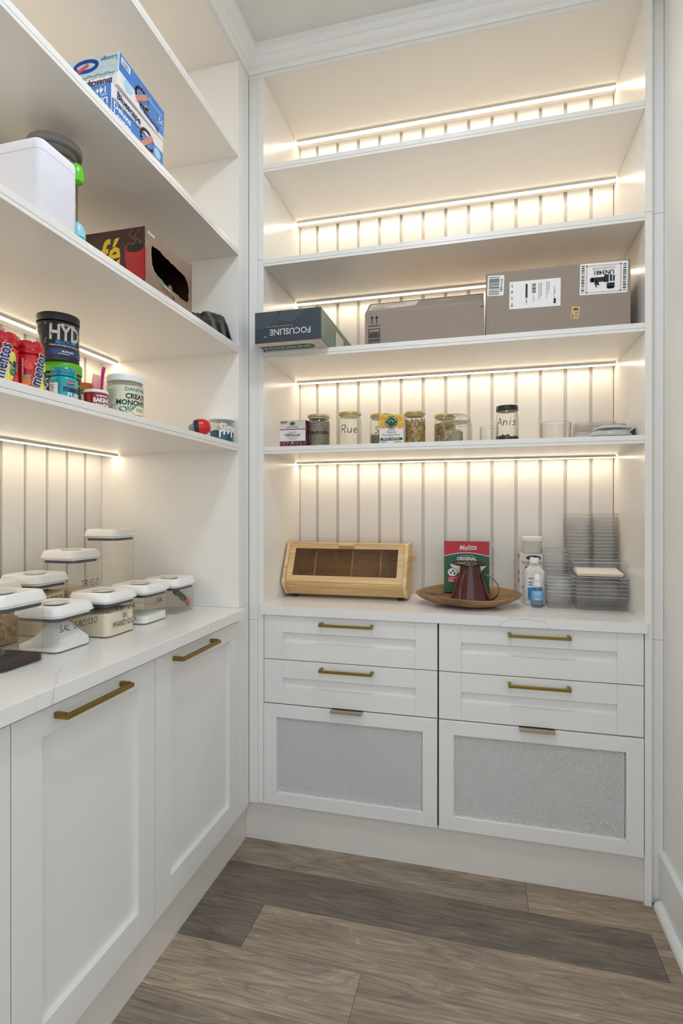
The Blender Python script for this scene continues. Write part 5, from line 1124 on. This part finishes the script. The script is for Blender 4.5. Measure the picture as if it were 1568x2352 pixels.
a = MB(); lines(a, mc(.0012), -0.034, -0.014, h * 0.44, 0.0010, 9, 0.0036, 4, 4); obj('facts_print', a, INK, g3, world=False)

# green-lidded black tub and the black tub on it
tx, ty = -0.1500, -0.8000
gt = thing('supplement_tub', 'black tub with bright green lid underneath the other black tub', 'tub', (tx, ty, ZD))
BT = M('tub_black', (26, 26, 28), 0.3); GL = M('lid_green', (92, 172, 30), 0.3)
obj('tub_body', MB().lathe([(0.043, 0.0), (0.0455, 0.003), (0.0455, 0.088), (0.042, 0.092)], n=36), BT, gt, world=False)
obj('lid', MB().lathe([(0.0465, 0.0905), (0.0475, 0.0915), (0.0475, 0.1130), (0.0460, 0.1150), (0.0, 0.1150)], n=36), GL, gt, world=False)
a = MB(); mc = cylm((0, 0), 0.0455, faz(tx, ty), 0, 0.0006); rect(a, mc, -0.06, 0.080, 0.06, 0.0835, 24); rect(a, mc, 0.020, 0.060, 0.06, 0.064, 10); obj('green_bands', a, GL, gt, world=False)
a = MB(); text(a, 'BCAA', cylm((0, 0), 0.0455, faz(tx, ty) - 0.1, 0, 0.0007), 0.026, (-0.034, 0.040), PI / 2, 0.02); obj('lettering', a, WPRINT, gt, world=False)
bt2 = thing('supplement_tub', 'black tub with big grey capitals, stacked on the green-lidded tub', 'tub', (tx - 0.002, ty - 0.0080, ZD + 0.1153))
tr = 0.0480
obj('tub_body', MB().lathe([(tr * 0.96, 0.0), (tr, 0.002), (tr, 0.010), (tr * 0.995, 0.011), (tr * 0.995, 0.094), (tr * 0.96, 0.097)], n=40), M('tub_dark', (34, 32, 34), 0.3, vary=0.25, vscale=60), bt2, world=False)
obj('lid', MB().lathe([(tr * 1.0, 0.0985), (tr * 1.02, 0.0995), (tr * 1.02, 0.1150), (tr * 1.0, 0.1175), (0.0, 0.1180)], n=40), BLACK, bt2, world=False)
az = faz(tx, ty); mc = cylm((0, 0), tr, az, 0, 0.0008)
a = MB(); text(a, 'HYDE', mc, 0.052, (0.026, 0.066), -0.02, 0.03, 0, 0.70); text(a, 'PROSUPPS', mc, 0.0075, (0.022, 0.0875), 0, 0.03, 0.3); text(a, 'STIMULANT-FREE PRE-WORKOUT', mc, 0.0050, (0.018, 0.0365), 0, 0.03); obj('lettering', a, M('pale_grey_print', (206, 200, 194), 0.5), bt2, world=False)
a = MB(); text(a, 'MAX PUMP', mc, 0.0120, (0.018, 0.0445), 0.06, 0.02, 0.3, 0.85); obj('blue_lettering', a, M('cyan_print', (40, 140, 214), 0.5), bt2, world=False)
a = MB(); rect(a, cylm((0, 0), tr, az, 0, 0.0005), -0.02, 0.0125, 0.075, 0.0285, 28); obj('blue_band', a, M('band_blue', (36, 52, 108), 0.35), bt2, world=False)
a = MB(); text(a, 'BLUE RAZZ', mc, 0.0055, (0.022, 0.0225), 0, 0.03); lines(a, mc, 0.0, 0.045, 0.0165, 0.0010, 1, 0.004, 1, 6); obj('band_lettering', a, WPRINT, bt2, world=False)
rn = random.Random(3); a = MB()
for k in range(16): blob(a, mc, rn.uniform(-0.062, -0.014), rn.uniform(0.040, 0.092), rn.uniform(.002, .005), rn.uniform(.001, .0025), 8, rn.uniform(0, 3))
obj('fruit_print', a, M('fruit_print', (116, 108, 96), 0.3), bt2, world=False)

# spice shaker with orange lid, behind
ss = thing('spice_shaker', 'spice shaker with an orange lid seen between the green lid and the pink zipper bag', 'shaker', (-0.245, -0.600, ZD))
obj('shaker_body', MB().lathe([(0.021, 0.0), (0.0225, 0.002), (0.0225, 0.098), (0.019, 0.104)], n=24), M('shaker_cream', (228, 214, 178), 0.4), ss, world=False)
a = MB(); mc = cylm((0, 0), 0.0225, faz(-.245, -.6), 0, 0.0005); rect(a, mc, -0.03, 0.086, 0.03, 0.092, 10); obj('green_band', a, M('shaker_green', (54, 120, 78), 0.4), ss, world=False)
a = MB(); rect(a, mc, -0.03, 0.0945, 0.03, 0.0985, 10); obj('dark_band', a, M('shaker_dark', (60, 46, 50), 0.4), ss, world=False)
obj('lid', MB().lathe([(0.0220, 0.100), (0.0235, 0.101), (0.0235, 0.118), (0.0215, 0.120), (0.0, 0.120)], n=24), M('shaker_orange', (232, 134, 22), 0.35), ss, world=False)

# zipper bag
zb_ = thing('zipper_bag', 'clear zipper bag with pink seal stripes standing beside the cream tub', 'bag', (-0.195, -0.6050, ZD), (0, 0, 0))
def sheet(y0, y1, h0, h1, lean, off=0.0):
    m = MB(); n = 8
    for j in range(n):
        t0, t1 = j / n, (j + 1) / n
        def pt(yb, yt, t): return (off + 0.006 * math.sin(t * 5), (yb + (yt - yb) * t), h0 + (h1 - h0) * t)
        m.quad([pt(y0, y0 + lean, t0), pt(y1, y1 + lean, t0), pt(y1, y1 + lean, t1), pt(y0, y0 + lean, t1)])
    return m
BAGF = clear('bag_film', (250, 247, 240), (214, 208, 196), 0.7, 0.12, 0.16, (236, 228, 210))
obj('bag_film', sheet(-0.030, 0.085, 0.0, 0.145, 0.035).add(sheet(-0.028, 0.085, 0.0, 0.140, 0.035, -0.022)), BAGF, zb_, world=False)
obj('pale_stripe', sheet(-0.050, -0.018, 0.0, 0.142, 0.030, 0.0012), clear('pale_pink_film', (248, 214, 224), (230, 170, 196), 0.5, 0.2, 0.6, (236, 168, 196)), zb_, world=False)
obj('pink_stripe', sheet(-0.030, -0.016, 0.0, 0.172, 0.050, 0.0020), M('hot_pink', (214, 36, 136), 0.4), zb_, world=False)
for yy in (0.004, 0.012): obj('seal_line', sheet(yy, yy + 0.003, 0.0, 0.158, 0.045, 0.0025), M('seal_purple', (130, 80, 140), 0.4), zb_, world=False)

# pale plastic bag behind the gum bottles
o = obj('plastic_bag', crumple(-0.300, -0.865, ZD, 0.070, 0.125, 0.205, 4, 0.014, 44, 14), clear('bag_white', (236, 234, 230), (210, 206, 200), 0.6, 0.2, 0.55, (226, 220, 212)))
tag(o, 'crumpled pale plastic bag standing behind the red gum bottles', 'bag')

# ================================================================== LEFT SHELF WITH THE FOAM BOX
ZC = LC + 0.0275 + 0.0003
FOAM = M('foam', (236, 234, 240), 0.85, vary=0.02, vscale=250, bump=0.5, bscale=420)
fo = thing('foam_box', 'white polystyrene foam box with its lid on', 'box', (-0.155, -0.9540, ZC))
obj('foam_body', MB().rrect(-0.140, 0.140, -0.0560, 0.0560, 0.016, [(0.0, 0.002), (0.002, 0.001), (0.142, 0.0)], 5), FOAM, fo, world=False)
obj('foam_lid', MB().rrect(-0.140, 0.140, -0.0560, 0.0560, 0.016, [(0.1428, 0.0), (0.160, 0.0), (0.165, 0.002), (0.167, 0.006)], 5), FOAM, fo, world=False)
jr = thing('storage_jar', 'large clear storage jar with grey lid behind the foam box', 'jar', (-0.1450, -0.8270, ZC))
obj('jar_body', MB().lathe([(0.046, 0.0), (0.050, 0.004), (0.0515, 0.010), (0.0515, 0.255)], n=44, cap1=False), clear('jar_pet', (238, 234, 226), (176, 170, 160), 0.6, 0.05), jr, world=False)
obj('lid', MB().lathe([(0.0480, 0.248), (0.0500, 0.246), (0.0500, 0.262), (0.0590, 0.262), (0.0615, 0.264), (0.0615, 0.278), (0.0590, 0.282), (0.0, 0.283)], n=44), M('lid_grey', (128, 124, 122), 0.5), jr, world=False)
obj('ring', MB().lathe([(0.0517, 0.234), (0.0528, 0.2355), (0.0517, 0.237)], n=44, cap0=False, cap1=False), clear('ring_clear', (236, 230, 220), (190, 180, 170), 0.8, 0.1, 0.3), jr, world=False)
kb = thing('drinking_bottle', 'small pale blue bottle with green flip spout peeking out beside the foam box', 'bottle', (-0.060, -0.8590, ZC))
obj('teal_base', MB().lathe([(0.014, 0.0), (0.0185, 0.003), (0.0195, 0.018), (0.0190, 0.034)], (0.0, 0.009), n=24), M('bottle_teal', (64, 158, 176), 0.3), kb, world=False)
obj('blue_shoulder', MB().lathe([(0.0190, 0.034), (0.0180, 0.050), (0.0140, 0.062), (0.0085, 0.070), (0.0, 0.072)], (0.0, 0.009), n=24), M('bottle_blue', (150, 206, 222), 0.3), kb, world=False)
obj('neck', MB().lathe([(0.0075, 0.066), (0.0070, 0.165)], (0.0, -0.008), n=16), MATS['bottle_blue'], kb, world=False)
obj('green_spout', MB().lathe([(0.0070, 0.160), (0.0150, 0.166), (0.0175, 0.182), (0.0150, 0.198), (0.0080, 0.208), (0.0, 0.210)], (0.0, 0.006), n=24), M('spout_green', (96, 198, 26), 0.3), kb, world=False)
tbw = thing('teal_bowl', 'teal plastic bowl rim showing above the foam box', 'bowl', (-0.420, -0.800, ZC))
obj('bowl_shell', MB().lathe([(0.050, 0.0), (0.060, 0.004), (0.066, 0.250), (0.0, 0.256)], n=36), clear('cloudy_tub', (226, 226, 222), (190, 190, 186), 0.5, 0.2, 0.5), tbw, world=False)
obj('teal_rim', MB().lathe([(0.066, 0.250), (0.084, 0.262), (0.086, 0.290), (0.080, 0.294), (0.0, 0.296)], n=36), M('teal_plastic', (62, 150, 130), 0.4), tbw, world=False)
# coffee pod carton
BRN = M('pod_brown', (66, 36, 30), 0.4, vary=0.12, vscale=12); BRT = M('pod_bronze', (120, 96, 82), 0.32, vary=0.4, vscale=9)
pc = thing('coffee_pod_box', 'brown coffee carton with a torn window and a red cup printed on it', 'box', (-0.200, -0.5165, ZC))
x0, x1, y0, y1, hh_ = -0.180, 0.180, -0.1245, 0.1245, 0.1650
m = MB(); T_ = 0.0012
m.box(x0, x1, y0, y0 + T_, 0, hh_).box(x0, x1, y1 - T_, y1, 0, hh_).box(x0, x0 + T_, y0 + T_, y1 - T_, 0, hh_).box(x0, x1 - T_, y0 + T_, y1 - T_, hh_ - T_, hh_).box(x0, x1 - T_, y0 + T_, y1 - T_, 0, T_)
obj('carton', m, BRN, pc, world=False)
# torn window: front sheet as ring around a jagged opening
win = [(-0.094, 0.118), (-0.088, 0.128), (-0.060, 0.130), (-0.020, 0.124), (0.030, 0.118), (0.085, 0.112), (0.100, 0.100), (0.106, 0.080), (0.104, 0.062), (0.106, 0.050), (0.096, 0.036), (0.084, 0.036), (0.040, 0.040), (0.014, 0.042), (0.010, 0.052), (-0.004, 0.052), (-0.010, 0.043), (-0.050, 0.052), (-0.080, 0.060), (-0.090, 0.076), (-0.092, 0.098)]
rn = random.Random(5); w2_ = []
for k in range(len(win)):
    a_, b_ = win[k], win[(k + 1) % len(win)]
    for q_ in range(4):
        t = q_ / 4; w2_.append((a_[0] + (b_[0] - a_[0]) * t + rn.uniform(-.0016, .0016), a_[1] + (b_[1] - a_[1]) * t + rn.uniform(-.0016, .0016)))
cw = (0.0, 0.082); outer = []
for p in w2_:
    dx, dz = p[0] - cw[0], p[1] - cw[1]; k = min((y1 - 0.0 if dx > 0 else y0) / dx if abs(dx) > 1e-6 else 1e9, ((hh_ - cw[1]) if dz > 0 else -cw[1]) / dz if abs(dz) > 1e-6 else 1e9)
    outer.append((dx * k, cw[1] + dz * k))
m = MB(); n = len(w2_)
for k in range(n):
    j = (k + 1) % n
    m.quad([(x1, outer[k][0], outer[k][1]), (x1, w2_[k][0], w2_[k][1]), (x1, w2_[j][0], w2_[j][1]), (x1, outer[j][0], outer[j][1])])
    if abs(outer[k][0] - outer[j][0]) > 1e-4 and abs(outer[k][1] - outer[j][1]) > 1e-4:
        cx_ = y1 if outer[k][0] + outer[j][0] > 0 else y0; cz_ = hh_ if outer[k][1] + outer[j][1] > hh_ else 0.0
        m.quad([(x1, outer[k][0], outer[k][1]), (x1, outer[j][0], outer[j][1]), (x1, cx_, cz_)])
obj('torn_front', m, BRT, pc, world=False, label='bronze printed front with a torn-out window')
ml = planar((0, y0, 0), (1, 0, 0), (0, 0, 1), 0.0005); a = MB()
text(a, 'Café', ml, 0.112, (0.016, 0.092), 0.10, 0.022, 0.22, 0.80); blob(a, ml, 0.100, 0.064, 0.0030, 0.0030, 10); text(a, "d", ml, 0.04, (-0.055, 0.125), 0.1, 0.0, 0.3); obj('yellow_lettering', a, M('cafe_yellow', (226, 190, 36), 0.45), pc, world=False)
a = MB(); polyf(a, planar((0, y0, 0), (1, 0, 0), (0, 0, 1), 0.0005), [(0.117, 0.115), (0.120, 0.070), (0.130, 0.035), (0.145, 0.022), (0.1795, 0.020), (0.1795, 0.112), (0.165, 0.122), (0.135, 0.124)]); polyf(a, planar((x1, 0, 0), (0, 1, 0), (0, 0, 1), 0.0006), [(y0 + .0004, 0.020), (y0 + 0.006, 0.032), (y0 + 0.010, 0.10), (y0 + 0.008, 0.108), (y0 + .0004, 0.112)]); obj('red_cup_print', a, M('cup_red', (176, 30, 40), 0.35, vary=0.25, vscale=20), pc, world=False)
a = MB(); blob(a, planar((0, y0, 0), (1, 0, 0), (0, 0, 1), 0.0010), 0.150, 0.110, 0.0275, 0.0125, 24); obj('coffee_print', a, M('cup_coffee', (34, 42, 38), 0.2), pc, world=False)
a = MB(); 
for dx in (0.0, 0.016): ribbon(a, planar((0, y0, 0), (1, 0, 0), (0, 0, 1), 0.0011), [(0.142 + dx + 0.010 * math.sin(k * 0.8 + dx * 60), 0.118 + 0.005 * k) for k in range(9)], 0.0024)
obj('steam_print', a, M('steam_print', (124, 106, 100), 0.5), pc, world=False)
mr = planar((x1, 0, 0), (0, 1, 0), (0, 0, 1), 0.0006); a = MB(); polyf(a, mr, [(-0.055, 0.046), (0.030, 0.034), (0.030, 0.026), (-0.055, 0.037)]); obj('green_strip', a, M('pod_green', (70, 150, 106), 0.45), pc, world=False)
a = MB(); text(a, 'FOREST BLEND', mr, 0.010, (-0.012, 0.024), -0.12, 0.02, 0, 0.9); obj('red_lettering', a, M('pod_redink', (182, 52, 44), 0.5), pc, world=False)
a = MB(); text(a, 'MEDIUM', mr, 0.0075, (-0.006, 0.012), -0.1, 0.03); obj('yellow_small_lettering', a, MATS['cafe_yellow'], pc, world=False)
a = MB(); text(a, 'KEURIG', mr, 0.0110, (-0.095, 0.1555), -0.03, 0.03, 0, 0.9); text(a, '100% ARABICA', planar((x1, 0, 0), (0, 1, 0), (0, 0, 1), 0.001), 0.0055, (-0.014, 0.036), -0.12, 0.02); obj('white_lettering', a, WPRINT, pc, world=False)
# black plastic bag, flattened heap of folds
bg_ = MB(); nu, nv = 44, 20; gl = []
for j in range(nv + 1):
    row = []
    for k in range(nu + 1):
        u, v = k / nu, j / nv
        env = max(0.0, 1 - (2 * v - 1) ** 8) * min(1.0, 6.0 * u) * min(1.0, (1 - u) * 7)
        hgt_ = (0.026 + 0.104 * u) * env * (0.72 + 0.28 * v)
        fold = 0.034 * (abs(noise.noise(Vector((u * 4.5, v * 6, 0.3)))) - 0.22) + 0.016 * (abs(noise.noise(Vector((u * 9 + v * 4, v * 11, 2.0)))) - 0.2)
        row.append((-0.230 + 0.215 * v + 0.01 * noise.noise(Vector((u * 6, v * 3, 5))), -0.385 + 0.288 * u, ZC + max(0.0005, hgt_ + fold * env)))
    gl.append(row)
for j in range(nv):
    for k in range(nu): bg_.quad([gl[j][k], gl[j + 1][k], gl[j + 1][k + 1], gl[j][k + 1]], False)
o = obj('garbage_bag', bg_, M('bag_black', (14, 15, 16), 0.22, vary=0.1))
tag(o, 'folded black plastic bag lying at the end of the shelf', 'bag')

# ================================================================== LEFT SHELF WITH THE POOL LOUNGE BOXES
ZBx = LB + 0.0275 + 0.0003
BW = M('lounge_white', (226, 222, 220), 0.45); BLU = M('lounge_blue', (62, 124, 196), 0.4, vary=0.35, vscale=24); PALEB = M('lounge_pale', (176, 200, 204), 0.45, vary=0.1, vscale=10); DBL = M('lounge_navy', (34, 34, 92), 0.5)
def lounge_box(label, loc, rot, L_, D_, Hh, upper):
    t = thing('lounge_box', label, 'box', loc, rot)
    obj('carton', bbox(-D_, 0.0, 0.0, L_, 0.0, Hh, 0.0008), BW, t, world=False)
    f = lambda l: planar((0, 0, 0), (1, 0, 0), (0, 0, 1), l); r = lambda l: planar((0, 0, 0), (0, 1, 0), (0, 0, 1), l)
    def waves(mb, mp, xa, xb, z, w=0.0016, amp=0.0025, rev=1):
        ribbon(mb, mp, [(xa + (xb - xa) * k / 24, z + amp * math.sin(k * 1.05)) for k in range(25)], w)
    if upper:
        a = MB(); rect(a, f(.0003), -D_ + .001, 0.034, -0.001, Hh - .001); obj('pale_print', a, PALEB, t, world=False)
        a = MB(); text(a, 'Bluescape', f(.0008), 0.026, (-0.062, 0.0135), PI, 0.03, 0, 0.86); text(a, 'Lounge', f(.0008), 0.0165, (-0.030, 0.077), PI, 0.0); obj('navy_lettering', a, DBL, t, world=False)
        a = MB(); text(a, 'Deluxe', f(.0008), 0.0165, (-0.030, 0.060), PI, 0.0); obj('pale_lettering', a, M('pale_cream', (226, 218, 208), 0.5), t, world=False)
        a = MB(); waves(a, f(.0008), -0.125, -0.012, 0.0375); obj('wave_line', a, M('wave_blue', (50, 104, 152), 0.5), t, world=False)
        a = MB(); waves(a, f(.0008), -0.125, -0.012, 0.0315, 0.0014); obj('pale_wave_line', a, M('wave_teal', (120, 166, 182), 0.5), t, world=False)
        a = MB(); ribbon(a, f(.0008), arc(-0.100, 0.068, 0.034, 0.014, 0, 360, 24), 0.010); obj('float_print', a, M('float_blue', (44, 86, 188), 0.3), t, world=False)
        a = MB(); ribbon(a, f(.0009), [(-0.130, 0.054), (-0.095, 0.070)], 0.010); obj('swimmer_print', a, M('swim_pink', (196, 70, 96), 0.45, vary=0.3, vscale=80), t, world=False)
        a = MB(); rect(a, r(.0003), 0.001, Hh * 0.45, L_ - .001, Hh - .001, 1); polyf(a, r(.00035), [(L_ * 0.45, 0.012), (L_ - .001, 0.012), (L_ - .001, Hh * 0.5), (L_ * 0.35, Hh * 0.5)]); obj('blue_print', a, BLU, t, world=False)
        a = MB(); rect(a, r(.0008), 0.008, Hh - 0.026, 0.045, Hh - 0.008); text(a, 'Adult Pool Float', r(.0008), 0.010, (L_ - 0.045, Hh - 0.022), PI, 0.0); text(a, '72', r(.0008), 0.020, (L_ - 0.018, Hh - 0.040), PI, 0.02); waves(a, r(.0009), L_ * 0.55, L_ - 0.01, 0.034, 0.003); obj('white_print', a, WPRINT, t, world=False)
        a = MB(); text(a, 'Bluescape', r(.0008), 0.018, (L_ * 0.70, 0.014), PI, 0.02); bars(a, r(.0010), 0.012, Hh - 0.024, 0.041, Hh - 0.012, 20, True, 9); obj('dark_print', a, DBL, t, world=False)
        a = MB(); blob(a, r(.0007), 0.040, 0.026, 0.018, 0.014, 18); obj('pale_badge', a, M('badge_pale', (166, 206, 226), 0.5), t, world=False)
        a = MB(); ribbon(a, r(.0010), arc(0.100, Hh * 0.50, 0.030, 0.022, 20, 340, 16), 0.008); obj('chair_print', a, M('chair_brown', (122, 92, 76), 0.5, vary=0.4, vscale=120), t, world=False)
        a = MB(); ribbon(a, r(.0011), [(0.078, 0.028), (0.118, 0.062)], 0.014); obj('swimmer_print', a, M('swim_coral', (212, 132, 116), 0.5, vary=0.3, vscale=100), t, world=False)
    else:
        a = MB(); rect(a, f(.0003), -D_ + .001, Hh * 0.28, -0.001, Hh - .001); rect(a, r(.0003), 0.001, 0.001, L_ - .001, Hh * 0.66); obj('blue_print', a, BLU, t, world=False)
        a = MB(); text(a, '14+', f(.0008), 0.022, (-0.030, 0.090), PI, 0.03); text(a, 'AGES', f(.0008), 0.008, (-0.022, 0.077), PI); text(a, 'Lounge', f(.0008), 0.024, (-0.045, 0.062), PI, 0.02); text(a, 'Deluxe', f(.0008), 0.024, (-0.045, 0.041), PI, 0.02)
        text(a, 'Deluxe', r(.0008), 0.024, (0.042, 0.054), -0.05, 0.02); text(a, 'Lounge', r(.0008), 0.024, (0.042, 0.033), -0.05, 0.02); waves(a, r(.0009), 0.010, L_ * 0.62, Hh * 0.70, 0.003); rect(a, r(.0009), L_ - 0.055, 0.004, L_ - 0.008, 0.026); obj('white_print', a, WPRINT, t, world=False)
        a = MB(); text(a, 'Bluescape', r(.0008), 0.026, (0.070, Hh * 0.84), -0.03, 0.03, 0, 0.95); bars(a, r(.0012), L_ - 0.050, 0.006, L_ - 0.013, 0.020, 20, True, 8); obj('dark_print', a, DBL, t, world=False)
        a = MB(); waves(a, r(.0009), 0.010, L_ * 0.62, Hh * 0.63, 0.0015); obj('wave_line', a, DBL, t, world=False)
        a = MB(); ribbon(a, r(.0010), arc(0.150, Hh * 0.55, 0.030, 0.024, 20, 340, 16), 0.008); obj('chair_print', a, MATS['chair_brown'], t, world=False)
        a = MB(); ribbon(a, r(.0011), [(0.128, 0.034), (0.168, 0.072)], 0.014); obj('swimmer_print', a, MATS['swim_coral'], t, world=False)
        a = MB(); blob(a, r(.0008), L_ - 0.030, 0.050, 0.016, 0.014, 18); obj('pale_badge', a, MATS['badge_pale'], t, world=False)
lounge_box('pale and blue pool lounge carton, upper of the stacked pair', (-0.030, -0.7400, ZBx + 0.1180), (math.radians(-3.6), 0, 0), 0.205, 0.19, 0.090, True)
lounge_box('blue pool lounge carton, lower of the stacked pair', (-0.030, -0.7650, ZBx), (0, 0, 0), 0.228, 0.19, 0.1040, False)

for o in list(bpy.data.objects):
    if o.type == 'MESH' and o.parent and 'kind' not in o.keys() and (o.name.split('.')[0].endswith(('_print', '_mark', 'lettering', 'handwriting', '_halo', '_bands', '_ribs'))):
        o['kind'] = 'stuff'
